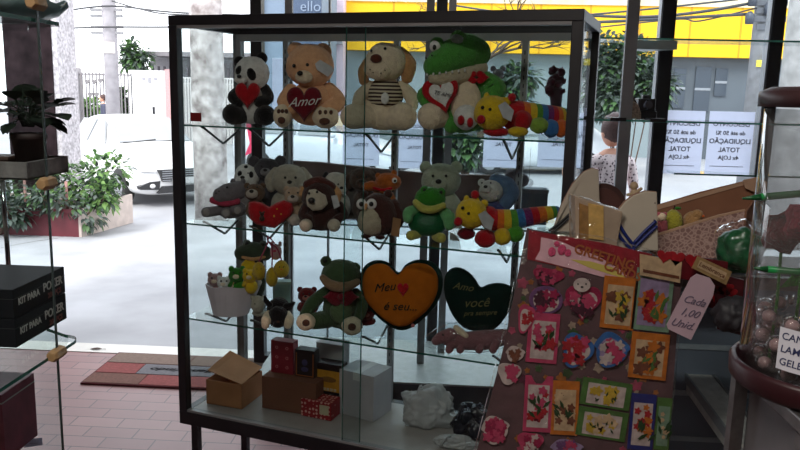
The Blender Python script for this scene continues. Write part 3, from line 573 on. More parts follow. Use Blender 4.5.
q = [Vector((w, 0, h)), Vector((w-.0, d, h+.012)), Vector((.005, d+.01, h+.058)), Vector((-.002, .015, h+.03))]
MB().hexa(q, [p+Vector((0, 0, .003)) for p in q]).build('lid_flap', mat('kraft_flap', s2l(190, 138, 98), .9, .08, 12), b.f.root)
b = Bx('cardboard_box', 'wide closed dark cardboard box carrying the small printed boxes', 'box', GB, (262, 408), (316, 417), .13, 376)
w, h1 = b.w, b.h; mb = MB(); mb.box((0, 0, 0), (w, .13, h1)); mb.build('carton', kraft2, b.f.root, bevel=.002); MB().box((0, .06, h1), (w, .064, h1+.0006)).build('seam', inner, b.f.root); bigbox = b
ztb = ZS[0]+b.h+.0012
def dotmat(name, base, dot, scale):
    m = mat(name, base, .5); nt = m.node_tree; v = nt.nodes.new('ShaderNodeTexVoronoi'); v.inputs['Scale'].default_value = scale; v.inputs['Randomness'].default_value = .35
    tc = nt.nodes.new('ShaderNodeTexCoord'); nt.links.new(tc.outputs['Object'], v.inputs['Vector'])
    r = nt.nodes.new('ShaderNodeValToRGB'); r.color_ramp.interpolation = 'CONSTANT'; e = r.color_ramp.elements; e[0].color = (*dot, 1); e[1].color = (*base, 1); e[1].position = .32
    nt.links.new(v.outputs['Distance'], r.inputs['Fac']); nt.links.new(r.outputs['Color'], nt.nodes['Principled BSDF'].inputs['Base Color']); return m
def onbox(name, label, x0, x1, ytop, col, parts, off=.045, dep=.04, z=None):
    bf = bigbox.f; P = bf.P+bf.Y*off; pl = F(P, bf.yaw); a = pl.pix(x0, 370).x; c = pl.pix(x1, 370).x
    z = ztb if z is None else z; f = F(P+pl.X*a+Vector((0, 0, z-P.z)), bf.yaw, name, label, 'box', GB)
    hh = f.pix(x0, ytop).z; w = c-a; MB().box((0, 0, 0), (w, dep, hh)).build('carton', col, f.root, bevel=.001); return f, w, hh
f, w, h = onbox('gift_box', 'dark red box with pale circles standing on the cardboard box', 271, 293, 340, mat('crimson_card', s2l(135, 28, 44), .5), None, .05, .045)
rg = mat('pink_print', s2l(200, 120, 120), .5); mb = MB()
for i in range(2):
    for j in range(3): 
        cx, cz = w*(.27+.46*i), h*(.2+.3*j); mb.tube([(cx+.005*math.cos(2*PI*a/14), -.0006, cz+.005*math.sin(2*PI*a/14)) for a in range(15)], .0011, 5, caps=False)
mb.build('circles', rg, f.root)
f, w, h = onbox('toy_box', 'black box with orange border and a picture window, on the cardboard box', 295, 314.5, 349, mat('black_card', s2l(24, 18, 22), .5), None, .045, .045)
mb = MB(); mb.box((0.004, -.001, .004), (.008, 0, h-.012)); mb.box((w-.008, -.001, .004), (w-.004, 0, h-.012)); mb.box((.004, -.001, .004), (w-.004, 0, .008)); mb.build('border', mat('orange_print', s2l(150, 84, 32), .5), f.root)
mb = MB().ell((w/2, -.001, h*.55), (.012, .0015, .013), sub=2); mb.ell((w/2, -.001, h*.3), (.016, .0015, .01), sub=2); mb.build('picture', mat('blue_print', s2l(60, 58, 96), .5), f.root)
b = Bx('gift_box', 'small red gift box with white star pattern at the front of the case floor', 'box', GB, (301, 415.5), (331, 421.5), .035, 398.5)
w, h = b.w, b.h; MB().box((0, 0, 0), (w, .075, h)).build('carton', dotmat('red_star_paper', s2l(150, 26, 36), s2l(225, 170, 160), 62), b.f.root, bevel=.001); MB().box((w*.62, -.001, h*.3), (w*.92, 0, h*.85)).build('label', mat('pale_print', s2l(190, 180, 150), .5), b.f.root)
gz_ = ZS[0]+b.h+.0012; b = Bx('toy_box', 'yellow and black printed box standing on the small red gift box', 'box', GB, (316, 391.5), (341, 396), .045, 362, z0=gz_)
w, h = b.w, b.h; r = b.f.root; MB().box((0, 0, 0), (w, .05, h)).build('carton', mat('yellow_card', s2l(196, 140, 40), .5, .15, 40), r, bevel=.001)
MB().box((-.0008, -.0008, h*.78), (w+.0008, .0508, h*1.005)).build('top_band', mat('black_card', s2l(24, 18, 22), .5), r); MB().box((-.0006, -.0008, 0), (w+.0006, .0506, h*.08)).build('bottom_band', _m['black_card'], r)
mb = MB(); [mb.box((w*(.15+.14*i), -.0015, h*.1), (w*(.25+.14*i), -.0006, h*.19)) for i in range(5)]; mb.build('print', mat('pale_print', s2l(190, 180, 150), .5), r); MB().ell((w*.5, -.0006, h*.48), (w*.32, .0012, h*.1), sub=2).build('picture', mat('ochre_print', s2l(130, 90, 40), .5), r)
P = case(CF.pix(316, 395, .3).x, .30, ZS[0]+.0006); f = F(P, -TH, 'carton_box', 'plain white carton standing upright at the back of the case floor', 'box', GB); w = f.pix(342, 350).x-f.pix(316, 350).x; h = f.pix(318, 342).z
MB().box((0, 0, 0), (w, .07, h)).build('carton', mat('white_card', s2l(182, 180, 184), .6, .05), f.root, bevel=.001); MB().box((0, .034, h), (w, .036, h+.0006)).build('seam', mat('grey_seam', s2l(120, 120, 120), .6), f.root)
# white box turned to us: corner at (373,423)
z0 = ZS[0]; A = atz(339, 413, z0); B = atz(373, 422.5, z0); Cc = atz(394, 402, z0)
P = B+Vector((0, 0, .0006)); f = F(P, math.atan2((B-A).y, (B-A).x), 'carton_box', 'big white cardboard cube with taped top, turned corner first on the case floor', 'box', GB)
la = f.loc(A); lb = Vector((0, 0, 0)); w = -la.x; dd = .13; h = f.pix(373, 377).z
MB().box((-w, 0, 0), (0, dd, h)).build('carton', mat('white_card', s2l(182, 180, 184), .6, .05), f.root, bevel=.0015); MB().box((-w/2-.015, -.0005, h-.03), (-w/2+.015, dd+.0005, h+.0008)).build('tape', mat('clear_tape', s2l(225, 225, 225), .2, .05), f.root)
# bags
def bag(name, label, cat, x, y, bdep, rx, ry, m, zs, seed, grp=None, amp=.42, rdepth=.06):
    q = CF.pix(x, y, bdep); P = case(q.x, bdep, zs); f = F(P, face_yaw(P), name, label, cat, grp); rxx, rzz = rx*f.k, ry*f.k
    bm = bmesh.new(); bmesh.ops.create_icosphere(bm, subdivisions=5, radius=1)
    for v in bm.verts:
        p = v.co.copy(); n = noise.noise(p*1.5+Vector((seed, 0, 0)))*.8+(.5-abs(noise.noise(p*2.6+Vector((seed, 5, 0)))))*.7+(.5-abs(noise.noise(p*6+Vector((seed, 9, 1)))))*.3
        p *= 1+amp*(n-.35); v.co = (p.x*rxx, p.y*rdepth, max(p.z, -.72)*rzz)
    zmin = min(v.co.z for v in bm.verts)
    for v in bm.verts: v.co.z += .001-zmin
    me = bpy.data.meshes.new('sheet'); bm.to_mesh(me); bm.free(); me.materials.append(m)
    for p_ in me.polygons: p_.use_smooth = True
    o = bpy.data.objects.new('sheet', me); C.objects.link(o); o.parent = f.root
    top = max(v.co.z for v in me.vertices)
    MB().tube(smooth_path([(-.02, -.01, top*.9), (-.03, -.03, top*1.05), (-.045, -.035, top*.7), (-.05, -.03, top*.4)], 4), .004, 6).build('tied_end', m, f.root, True)
    return f
bagw = mat('white_plastic_film', s2l(200, 200, 200), .35, .1, 30, spec=.6, trans=.3)
bag('plastic_bag', 'crumpled white plastic bag on the case floor right of the white box', 'bag', 428, 405, .27, 29, 22, bagw, ZS[0], 3, rdepth=.07)
bag('plastic_bag', 'crumpled black plastic bag on the case floor beside the white bag', 'bag', 472, 415, .25, 17, 18, mat('black_film', (.02, .02, .03), .25, .2, spec=.6), ZS[0], 5, amp=.5)
bag('plastic_wrapper', 'small flattened white wrapper at the front of the case floor', 'wrapper', 456, 432, .13, 19, 7, bagw, ZS[0], 7, rdepth=.03)
# ================================================================== the shop
def brick(name, c1, c2, mortar, scale_w, scale_h, rough=.5, bump=.3):
    m = mat(name, c1, rough); nt = m.node_tree; N = nt.nodes; L = nt.links; b = N.new('ShaderNodeTexBrick'); tc = N.new('ShaderNodeTexCoord')
    b.inputs['Color1'].default_value = (*c1, 1); b.inputs['Color2'].default_value = (*c2, 1); b.inputs['Mortar'].default_value = (*mortar, 1)
    b.inputs['Scale'].default_value = 1; b.inputs['Brick Width'].default_value = scale_w; b.inputs['Row Height'].default_value = scale_h; b.inputs['Mortar Size'].default_value = .0035; b.inputs['Bias'].default_value = -.1
    L.new(tc.outputs['Object'], b.inputs['Vector']); nz = N.new('ShaderNodeTexNoise'); nz.inputs['Scale'].default_value = 3; nz.inputs['Detail'].default_value = 6; L.new(tc.outputs['Object'], nz.inputs['Vector'])
    mx = N.new('ShaderNodeMix'); mx.data_type = 'RGBA'; mx.blend_type = 'MULTIPLY'; mx.inputs[0].default_value = .35; L.new(b.outputs['Color'], mx.inputs[6]); L.new(nz.outputs['Fac'], mx.inputs[7])
    L.new(mx.outputs[2], N['Principled BSDF'].inputs['Base Color']); bp = N.new('ShaderNodeBump'); bp.invert = True; bp.inputs['Strength'].default_value = bump; bp.inputs['Distance'].default_value = .003
    L.new(b.outputs['Fac'], bp.inputs['Height']); L.new(bp.outputs['Normal'], N['Principled BSDF'].inputs['Normal']); return m
tile = brick('red_clay_tiles', (.25, .115, .115), (.31, .155, .15), (.10, .05, .05), .24, .105, .38)
LX, RX, BY, CH = -3.4, 2.7, -2.6, 2.9
o = struct(MB().box((LX, BY, -.1), (RX, 4.372, 0)).build('floor', tile))
sill = mat('pale_marble_sill', (.62, .60, .56), .35, .06)
struct(MB().box((LX, 4.372, -.1), (RX, 4.53, .004)).build('trim_1', sill))
plaster = mat('shop_plaster', (.32, .28, .25), .9, .05)
struct(MB().box((LX-.15, BY, 0), (LX, 4.5, CH)).build('wall_left', plaster)); struct(MB().box((RX, BY, 0), (RX+.15, 4.5, CH)).build('wall_right', plaster))
struct(MB().box((LX-.15, BY-.15, 0), (RX+.15, BY, CH)).build('wall_back', plaster)); struct(MB().box((LX-.15, BY-.15, CH), (RX+.15, 4.5, CH+.12)).build('ceiling', mat('ceiling_paint', (.45, .43, .40), .9, .03)))
struct(MB().box((LX-.15, 4.28, 2.62), (RX+.15, 4.42, CH)).build('wall_front', plaster))
# storefront glazing
for i, (x, hw) in enumerate(((-1.08, .03), (-.034, .028), (1.2, .036), (1.782, .034))):
    struct(MB().box((x-hw, 4.29, .004), (x+hw, 4.37, 2.62)).build('window_%d' % (i+1), black))
    struct(MB().box((x-hw-.006, 4.30, .004), (x-hw, 4.36, 2.62)).build('trim_%d' % (i+2), alu_l))
struct(MB().box((-1.05, 4.328, .06), (RX, 4.334, 2.58)).build('window_5', G_shop))
struct(MB().box((-1.05, 4.29, .004), (RX, 4.37, .06)).build('window_6', black)); struct(MB().box((-1.05, 4.29, 2.58), (RX, 4.37, 2.62)).build('window_7', black))
# window display platform and its shelving
pf = MB().box((-.93, 3.62, .0006), (RX-.01, 4.28, .19)).build('display_platform', mat('platform_grey', (.10, .10, .115), .6)); tag(pf, 'low grey platform along the foot of the shop window', 'platform')
MB().box((-.93, 3.615, .19), (RX-.01, 4.28, .20)).build('deck', mat('deck_pale', (.42, .42, .41), .4), pf)['label'] = 'pale deck board'
ws = F((0, 3.9, 0), 0, 'window_shelving', 'aluminium and glass shelving standing inside the shop window behind the display case', 'shelving')
xs = []
for x, m, hw, Y in ((289, alu, .018, 3.7), (330, alu_l, .006, 4.2), (431, alu, .02, 3.9), (453, alu_l, .02, 4.1), (634, alu, .03, 3.95)):
    X = aty(x, 0, Y).x; u = MB().box((X-hw, Y-3.9-.015, .201), (X+hw, Y-3.9+.015, 2.5)).build('upright', m, ws.root, bevel=.002)
    if hw == .018:
        z = .3; mb = MB()
        while z < 2.4: mb.box((X+.004, Y-3.9-.0165, z), (X+.009, Y-3.9-.015, z+.02)); z += .04
        mb.build('slots', alu_l, u)
xL = aty(590, 40, 4.15).x
for (z, x0, x1, y0, y1) in ((1.956, xL, RX-.03, .08, .34), (1.543, xL-.1, RX-.03, .03, .34), (1.262, 1.24, RX-.03, .20, .34), (.985, -.85, .62, -.15, .25), (1.975, -.9, xL-.12, .18, .34)):
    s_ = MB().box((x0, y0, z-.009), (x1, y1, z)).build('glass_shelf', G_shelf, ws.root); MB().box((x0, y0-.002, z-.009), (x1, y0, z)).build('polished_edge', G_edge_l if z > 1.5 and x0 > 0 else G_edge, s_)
    if z < 1 or z > 1.97: 
        for X in (x0+.05, x1-.05): MB().box((X, y1, z-.03), (X+.02, .375, z+.01)).build('shelf_clip', alu, ws.root)
for x in (620, 660): 
    q = aty(x, 119, 3.93); MB().box((q.x-.05, .02, 1.535), (q.x+.03, .12, 1.553)).build('shelf_clamp', black, ws.root)
q = aty(601, 40, 4.0); mb = MB(); mb.prismz([(q.x+.12, .1), (q.x+.38, .08), (q.x+.27, .3)], 1.90, 1.945); mb.build('corner_bracket', mat('frosted_bracket', (.35, .42, .42), .3), ws.root)
# things in the window
pb = mat('brown_cloth', s2l(134, 116, 112), .95, .15, 14, .4)
f = F((0, 3.86, .986), 0, 'upholstered_board', 'long grey-brown padded board standing behind the plush toys of the middle shelf', 'board')
q = f.outline([(285, 160), (320, 162), (394, 170), (440, 174), (498, 175), (503, 178), (504, 212)]); z0 = .001; pts = q+[(q[-1][0], z0), (q[0][0], z0)]; MB().prism(pts, -.02, .02).build('panel', pb, f.root, bevel=.006); MB().box((q[0][0]+.02, -.028, .03), (q[-1][0]-.02, -.02, .045)).build('seam', brown, f.root)
f = F((aty(532, 205, 3.95).x, 3.95, .986), 0, 'storage_box', 'blue-grey box standing in the shop window right of the padded board', 'box'); w = 14*f.k; h = f.pix(532, 192).z
MB().box((-w, -.05, .001), (w, .05, h)).build('carton', mat('bluegrey_card', s2l(112, 122, 135), .7), f.root, bevel=.003); MB().box((-w-.003, -.053, h), (w+.003, .053, h+.02)).build('lid', mat('bluegrey_lid', s2l(130, 138, 148), .7), f.root, bevel=.002); zt = .986+h+.0215
f = F((aty(513, 185, 3.95).x, 3.95, zt), 0, 'elephant_plush', 'dark grey plush elephant silhouette sitting on the blue-grey box in the window', 'plush toy'); 
f.el('body', greyf, 520, 186, 9, 7.5); h = f.el('head', greyf, 511, 181, 6.5, 6, -3); f.limb('trunk', greyf, [(507, 182, 2.4, -6), (504, 186, 1.8, -7), (503, 190, 1.4, -7)], parent=h); f.els('ears', greyf, [(517, 179, 4, 5, -5)], parent=h); f.settle()
P = aty(529, 183, 4.2); f = F(P, 0, 'dream_catcher', 'small round dream catcher hanging in the window beside the dark upright', 'ornament'); mb = MB()
for r in (.022, .014, .007): mb.tube([(r*math.cos(a*PI/10), 0, r*math.sin(a*PI/10)) for a in range(21)], .0018, 6, caps=False)
mb.build('hoop', greyf, f.root); MB().tube([(0, 0, .022), (0, 0, .2)], .0008, 5).build('thread', blackp, f.root); MB().tube([(0, 0, -.022), (0, 0, -.05), (-.003, 0, -.07), (-.004, 0, -.1)], [.001, .006, .007, .001], 6).build('feather', greyf, f.root)
# maroon bouquet + grey plush seen behind crocodile, black radio
f = F((aty(556, 110, 4.1).x, 4.1, 1.5439), 0, 'flower_bouquet', 'dark maroon ruffled flower bouquet on the window shelf above the caterpillar', 'flowers'); mar = fur('maroon_petals', 72, 26, 40, .4)
pts = []; random.seed(3)
for i in range(16): pts.append((549+random.random()*14, 70+random.random()*24, 4.6, 4.2, random.uniform(-5, 4)))
f.els('petals', mar, pts, sub=2, lump=.5); f.limb('wrapping', mat('maroon_paper', s2l(60, 28, 40), .6), [(556, 92, 7, 0), (556, 104, 5.5, 0), (556, f.base(556)-5, 5, 0)]); f.settle()
f = F((aty(499, 80, 4.1).x, 4.1, 1.544), 0, 'mouse_plush', 'small grey plush mouse on the window shelf right of the crocodile', 'plush toy'); by = f.base(499)
f.el('body', greyf, 499, (84+by)/2, 6, (by-82)/2); h = f.el('head', greyf, 498, 76, 6, 6, -2); f.els('ears', greyf, [(493, 70, 3, 3, 0), (503, 70, 3, 3, 0)], parent=h); f.settle()
f = F((aty(645, 110, 4.08).x, 4.08, 1.9565-.4125), 0, 'camera_figure', 'black boxy camera standing on the window glass shelf beside the black mullion', 'camera'); bb = mat('black_plastic', (.02, .02, .025), .35)
k = f.k; h = f.pix(645, 95).z; MB().box((-9*k, -.04, h*.35), (8*k, .04, h*.85)).build('body', bb, f.root, bevel=.004); MB().box((-4*k, -.02, h*.85), (4*k, .02, h)).build('viewfinder', bb, f.root, bevel=.003); MB().tube([(0, -.04, h*.6), (0, -.07, h*.6)], [4.5*k, 3.8*k], 20).build('lens', mat('lens_grey', (.1, .1, .12), .15), f.root); MB().box((-10*k, -.04, .001), (10*k, .04, h*.35)).build('base', bb, f.root, bevel=.004)
f = F((aty(630, 108, 4.0).x, 4.0, 1.544), 0, 'striped_bag', 'small striped soft bag beside the black camera on the window shelf', 'bag'); 
sm = mat('bag_stripes', s2l(150, 130, 115), .8, .5, 90); f.puffp('pouch', sm, [(619, 118), (620, 108), (625, 101), (632, 99), (638, 103), (641, 112), (641, 118)], 5, 0); mb = MB().tube(smooth_path([f.pix(623, 106, -.0), f.pix(626, 98), f.pix(633, 97), f.pix(637, 104)], 5), .004, 8); mb.build('handle', brown, f.root, True); f.settle()
# posters on the glass
paper = mat('poster_paper', s2l(206, 209, 228), .9, .02, trans=.75); ink = mat('grey_ink', s2l(135, 137, 152), .9)
def poster(label, x0, x1, yt, yb, lines, big=True):
    a = aty(x0, yt, 4.322); b = aty(x1, yb, 4.322); cx = (a.x+b.x)/2; w = b.x-a.x; h = a.z-b.z; P = Vector((cx, 4.322, b.z)); f = F(P, 0, 'paper_sign', label, 'sign', 'sale posters taped inside the shop window')
    MB().add([(-w/2, 0, 0), (w/2, 0, 0), (w/2, 0, h), (-w/2, 0, h)], [(0, 1, 2, 3)]).build('sheet', paper, f.root)
    for (s, sz, fz) in lines: text(s, sz*w, ink, f.root, (0, 0, h*fz), mirror=True, ext=.0012, bold=.0006)
    MB().box((-w*.4, -.0011, h*.13), (w*.35, .0011, h*.138)).build('ruled_line', ink, f.root)
L5 = (('DESCONTO', .15, .80), ('de até 50 %!', .13, .66), ('LIQUIDAÇÃO', .15, .53), ('TOTAL', .15, .395), ('4x LOJA', .13, .27))
poster('white sale poster with mirrored lettering right beside the wide black mullion', 660, 700, 110, 174.5, L5)
poster('white sale poster with mirrored lettering, rightmost in the window', 710, 749, 111, 175.5, L5)
L3 = (('DESCONTO', .13, .84), ('LIQUIDAÇÃO', .15, .62), ('TOTAL', .13, .42))
poster('white poster seen under the shelf with the cream dog', 343, 379, 116, 166, L3); poster('white poster seen between two dark uprights below the cream dog', 398, 431, 118, 169, L3)
poster('white poster seen below the upper caterpillar head', 485, 522, 112, 168, L3); poster('white poster seen just left of the black right post of the display case', 540, 582, 112, 168, L3)
poster('pale poster high in the window behind the panda and orange bear', 272, 300, 58, 118, ()) 
# ------------------------------------------------------------------ counter with sticker display (right foreground)
CT = aty(600, 246, 1.75).z
f = F((.24, 1.52, 0), 0, 'glass_counter', 'tall glass counter with steel rails at the right, carrying boxes and hanging sticker cards', 'counter')
cw, cd = 1.05, .46
MB().box((0, 0, CT-.008), (cw, cd, CT)).build('glass_top', G_shelf, f.root)
for a, b in ((0, 0), (cw-.03, 0), (0, cd-.03), (cw-.03, cd-.03)): MB().box((a, b, 0), (a+.03, b+.03, CT-.0085)).build('post', steel, f.root, bevel=.002)
mb = MB(); mb.box((.031, .001, CT-.035), (cw-.031, .02, CT-.009)); mb.box((.031, cd-.02, CT-.035), (cw-.031, cd-.001, CT-.009)); mb.build('top_rail', steel, f.root)
MB().box((.031, .012, .15), (cw-.031, .016, CT-.036)).build('front_glass', G_pane, f.root); MB().box((.031, .03, .55), (cw-.031, cd-.03, .56)).build('inner_shelf', G_shelf, f.root); MB().box((.031, .03, .12), (cw-.031, cd-.03, .15)).build('bottom_board', alu, f.root)
# broad steel rail of the counter's lower step, running towards the viewer
zr = .93; A = atz(672, 340, zr); B = atz(750, 440, zr); ox, oy = A.x-.24, 0
y0, y1 = B.y-.15-1.52, A.y-1.52; sl0 = (A.x-B.x)/(A.y-B.y)
def rp4(w0, w1, za, zb_): return ([Vector((B.x-.24-sl0*.15+w0, y0, za)), Vector((B.x-.24-sl0*.15+w1, y0, za)), Vector((A.x-.24+w1, y1, za)), Vector((A.x-.24+w0, y1, za))], [Vector((B.x-.24-sl0*.15+w0, y0, zb_)), Vector((B.x-.24-sl0*.15+w1, y0, zb_)), Vector((A.x-.24+w1, y1, zb_)), Vector((A.x-.24+w0, y1, zb_))])
R_ = f.root
MB().hexa(*rp4(-.03, .035, zr-.05, zr)).build('side_rail', mat('dull_steel', (.62, .60, .58), .42, .15, 50, metal=.4), R_, bevel=.003); MB().hexa(*rp4(.036, .042, zr-.02, zr+.002)).build('rail_edge', alu_l, R_); MB().hexa(*rp4(-.037, -.031, zr-.02, zr+.002)).build('rail_edge', alu_l, R_)
MB().hexa(*rp4(.04, .34, zr-.012, zr-.006)).build('step_glass', G_shelf, R_); MB().hexa(*rp4(.04, .36, .1, .4)).build('step_plinth', alu, R_)
bl = mat('bluegrey_backing', s2l(112, 122, 140), .6, .2, 3); MB().box((.2, cd-.036, .151), (cw-.031, cd-.031, CT-.05)).build('rear_panel', bl, R_)
for i in range(7): MB().box((.2, cd-.040, .35+.13*i), (cw-.031, cd-.0365, .352+.13*i+.012)).build('rear_strip', mat('pale_strip', s2l(150, 160, 172), .5), R_)
# boards with ribbon, box, basket
bw = mat('cream_board', s2l(186, 176, 160), .6, .06); ply = mat('plywood_edge', s2l(150, 112, 92), .7, .2, 40)
def board(label, pts, Y, rib, rcol, grp=None):
    P = aty(sum(p[0] for p in pts)/len(pts), 240, Y); f = F((P.x, Y, CT+.0006), 0, 'wooden_paddle', label, 'paddle'); q = f.outline(pts); z = min(p[1] for p in q); q = [(x, max(zz, .0)) if zz > .02 else (x, 0) for x, zz in q]
    b = MB().prism(q, -.008, .008).build('board', bw, f.root, bevel=.002); cx = sum(p[0] for p in q)/len(q); 
    MB().prism([(cx+(x-cx)*1.01, zz*1.005+.0002) for x, zz in q], -.004, .004).build('plywood_core', ply, b)
    for r in rib: MB().tube(smooth_path([f.pix(x, y, dy) for x, y, dy in r], 4), .0035, 8).build('ribbon', rcol, f.root, True)
    return f
navy = mat('navy_ribbon', s2l(22, 38, 110), .5); blk = mat('black_ribbon', (.01, .01, .012), .5)
board('large cream rounded wooden paddle with black ribbon, beside the display case post', [(550, 250), (553, 228), (561, 205), (572, 184), (583, 172), (592, 168), (598, 170), (599, 250)], 1.93, [[(548, 236, -.012), (560, 226, -.013), (577, 210, -.012)], [(549, 231, -.012), (562, 221, -.013), (577, 207, -.012)]], blk)
f = board('cream rounded wooden paddle with blue ribbon in front of the black mullion', [(613, 250), (613, 224), (617, 211), (624, 202), (633, 195), (645, 191), (656, 192), (657.5, 250)], 1.60, [[(614, 224, -.011), (621, 238, -.013), (633, 251, -.015)], [(617, 220, -.011), (625, 234, -.013), (635, 247, -.015)], [(657, 226, -.011), (645, 237, -.013), (634, 248, -.015)], [(656, 221, -.011), (644, 232, -.013), (634, 243, -.015)]], navy)
MB().tube([f.pix(634, 247, -.018), f.pix(633, 251, -.02), f.pix(633, 256, -.02)], [.003, .0055, .003], 8).build('knot', navy, f.root, True)
f.els('nails', blackp, [(655, 203, .7, .7, -4), (654, 220, .7, .7, -4)], sub=1)
f = F((aty(605, 200, 1.955).x, 1.955, CT+.0006), 0, 'round_lid', 'dark brown round wooden disc standing behind the large cream paddle', 'disc'); z = f.pix(600, 183).z; r = z/2; cx = f.pix(602, 200).x
q = [(cx+r*1.0*math.cos(a*PI/24), r+r*math.sin(a*PI/24)) for a in range(48)]; MB().prism(q, -.005, .005).build('disc', mat('dark_wood', s2l(66, 40, 38), .5, .2, 30), f.root, bevel=.001); MB().prism([(cx+(x-cx)*.8, r+(zz-r)*.8) for x, zz in q], -.007, -.005).build('inlay', mat('dark_wood_inlay', s2l(84, 52, 48), .5, .2, 30), f.root)
f = F((aty(600, 240, 1.57).x, 1.57, CT+.0006), .12, 'gift_set_box', 'small wooden gift set in clear wrapping between the two cream paddles', 'box'); q = f.outline([(575, 196), (623, 212), (615, 250), (577, 250)]); q = [(x, 0 if i > 1 else z) for i, (x, z) in enumerate(q)]
MB().prism(q, 0, .05).build('carton', mat('pale_wood', s2l(170, 150, 130), .7, .1), f.root, bevel=.002)
for (x0, x1, m) in ((579, 588, mat('light_oak', s2l(150, 110, 60), .6, .3, 60)), (588, 603, mat('yellow_oak', s2l(205, 165, 95), .6, .2, 60))):
    MB().prism(f.outline([(x0, 203), (x1, 206), (x1, 240), (x0, 238)]), -.004, 0).build('wooden_panel', m, f.root)
MB().puff([( (x), z) for x, z in f.outline([(572, 197), (584, 197), (600, 203), (622, 210), (628, 216), (622, 228), (618, 248), (576, 247)])], .028, y=.02).build('clear_wrap', G_plastic, f.root, True)
f = F((aty(635, 187, 1.88).x, 1.88, CT+.0006), 0, 'figurine', 'small beige figurine peeking above the cream paddle with the blue ribbon', 'figurine'); fg = mat('beige_clay', s2l(190, 165, 135), .7, .15)
by = f.base(634); f.limb('body', fg, [(634, by-6, 6, 0), (634, 205, 4.5, 0), (634, 192, 3.4, 0)]); f.el('head', fg, 634, 186, 4, 4.2); f.limb('arm', fg, [(634, 194, 2, 0), (641, 189, 1.6, -2)]); f.limb('arm', fg, [(634, 194, 2, 0), (628, 195, 1.6, -2)]); f.settle()
# basket box
wk = mat('woven_pattern', s2l(165, 130, 125), .8, .1); nt = wk.node_tree; wv = nt.nodes.new('ShaderNodeTexVoronoi'); wv.inputs['Scale'].default_value = 110; wv.feature = 'DISTANCE_TO_EDGE'; tc = nt.nodes.new('ShaderNodeTexCoord'); nt.links.new(tc.outputs['Object'], wv.inputs['Vector'])
rp = nt.nodes.new('ShaderNodeValToRGB'); rp.color_ramp.elements[0].color = (*s2l(190, 160, 150), 1); rp.color_ramp.elements[1].color = (*s2l(138, 105, 100), 1); rp.color_ramp.elements[1].position = .2; nt.links.new(wv.outputs['Distance'], rp.inputs['Fac']); nt.links.new(rp.outputs['Color'], nt.nodes['Principled BSDF'].inputs['Base Color'])
cb = mat('corrugated_card', s2l(142, 98, 74), .9, .12, 14)
YF = 1.66; P = aty(657, 248, YF); f = F((P.x, YF, CT+.0006), -.06, 'patterned_box', 'open cardboard box covered in oval patterned paper with a raised back wall', 'box')
q = f.outline([(657, 236), (719, 217), (745, 211)]); x1 = q[2][0]; d = .17
MB().prism([(0, 0), q[0], q[1], q[2], (x1, 0)], 0, .004).build('front_panel', wk, f.root)
e = [(x, z+.001) for x, z in q]; MB().prism([q[0], q[1], q[2], (x1, q[2][1]+.004), (q[1][0], q[1][1]+.005), (q[0][0], q[0][1]+.005)], -.001, .005).build('cut_edge', mat('card_edge', s2l(185, 150, 125), .9), f.root)
qb = f.outline([(657, 205), (700, 192), (757, 178), (764, 184)], d/f.k)
MB().prism([(0, 0)]+qb+[(qb[-1][0], 0)], d, d+.004).build('back_panel', cb, f.root); MB().prism([(qb[0][0], qb[0][1]-.012), (qb[2][0], qb[2][1]-.008), qb[2], qb[0]], d-.002, d+.005).build('torn_edge', mat('card_edge', s2l(185, 150, 125), .9), f.root)
MB().prism([(0, 0), (x1, 0), (x1, .004), (0, .004)], .005, d).build('bottom_panel', cb, f.root)
MB().hexa([Vector((x1, 0, 0)), Vector((x1, 0, q[2][1])), Vector((qb[3][0], d, qb[3][1])), Vector((qb[3][0], d, 0))], [Vector((x1+.004, 0, 0)), Vector((x1+.004, 0, q[2][1])), Vector((qb[3][0]+.004, d, qb[3][1])), Vector((qb[3][0]+.004, d, 0))]).build('side_panel', cb, f.root)
MB().hexa([Vector((0, 0, 0)), Vector((0, 0, q[0][1])), Vector((0, d, qb[0][1])), Vector((0, d, 0))], [Vector((-.004, 0, 0)), Vector((-.004, 0, q[0][1])), Vector((-.004, d, qb[0][1])), Vector((-.004, d, 0))]).build('side_panel', cb, f.root)
MB().prism([(lambda v: (v.x, v.z))(f.pix(x, y, d-.01)) for x, y in ((743, 180), (757, 177), (767, 182), (765, 196), (754, 192), (745, 188))], d-.012, d-.009).build('flap', mat('card_edge', s2l(185, 150, 125), .9), f.root)
_g = F((P.x, YF+.08, CT), 0); fill = _g.pix(673, 233).z-.006; MB().box((.004, .006, .0045), (x1-.004, d-.004, fill)).build('paper_filling', mat('packing_paper', s2l(150, 125, 105), .9, .3, 60, .8, 80), f.root)
def inbox(name, label, x, m, parts, Y=YF+.08):
    g = F((aty(x, 215, Y).x, Y, CT+fill+.001), 0, name, label, 'plush toy'); parts(g, m); g.settle()
inbox('apple_plush', 'yellow-green plush apple standing in the open patterned box', 673, fur('apple', 170, 165, 60), lambda g, m: (g.el('fruit', m, 673, 220, 9.5, 13, pear=.1), g.limb('stem', brown, [(674, 208, 1, 0), (675, 204, .8, 0)]), g.el('leaf', gf, 678, 206, 3.4, 1.6)))
inbox('duck_plush', 'small tan plush duckling in the open patterned box', 695, fur('duck_tan', 175, 135, 90), lambda g, m: (g.el('body', m, 692, 226, 10, 12), g.el('head', m, 697, 218, 6, 5.5, -4), g.el('beak', orangef, 702, 219, 2.5, 1.4, -7)), YF+.09)
inbox('doll_plush', 'small pink cloth doll at the left end of the patterned box', 661, fur('doll_pink', 185, 100, 110), lambda g, m: (g.el('body', m, 661, 236, 5.5, 10), g.el('head', cream, 661, 226, 4.5, 4.5, -2), g.els('hair', m, [(658, 223, 2.5, 2.5, -1), (664, 223, 2.5, 2.5, -1)])), YF+.045)
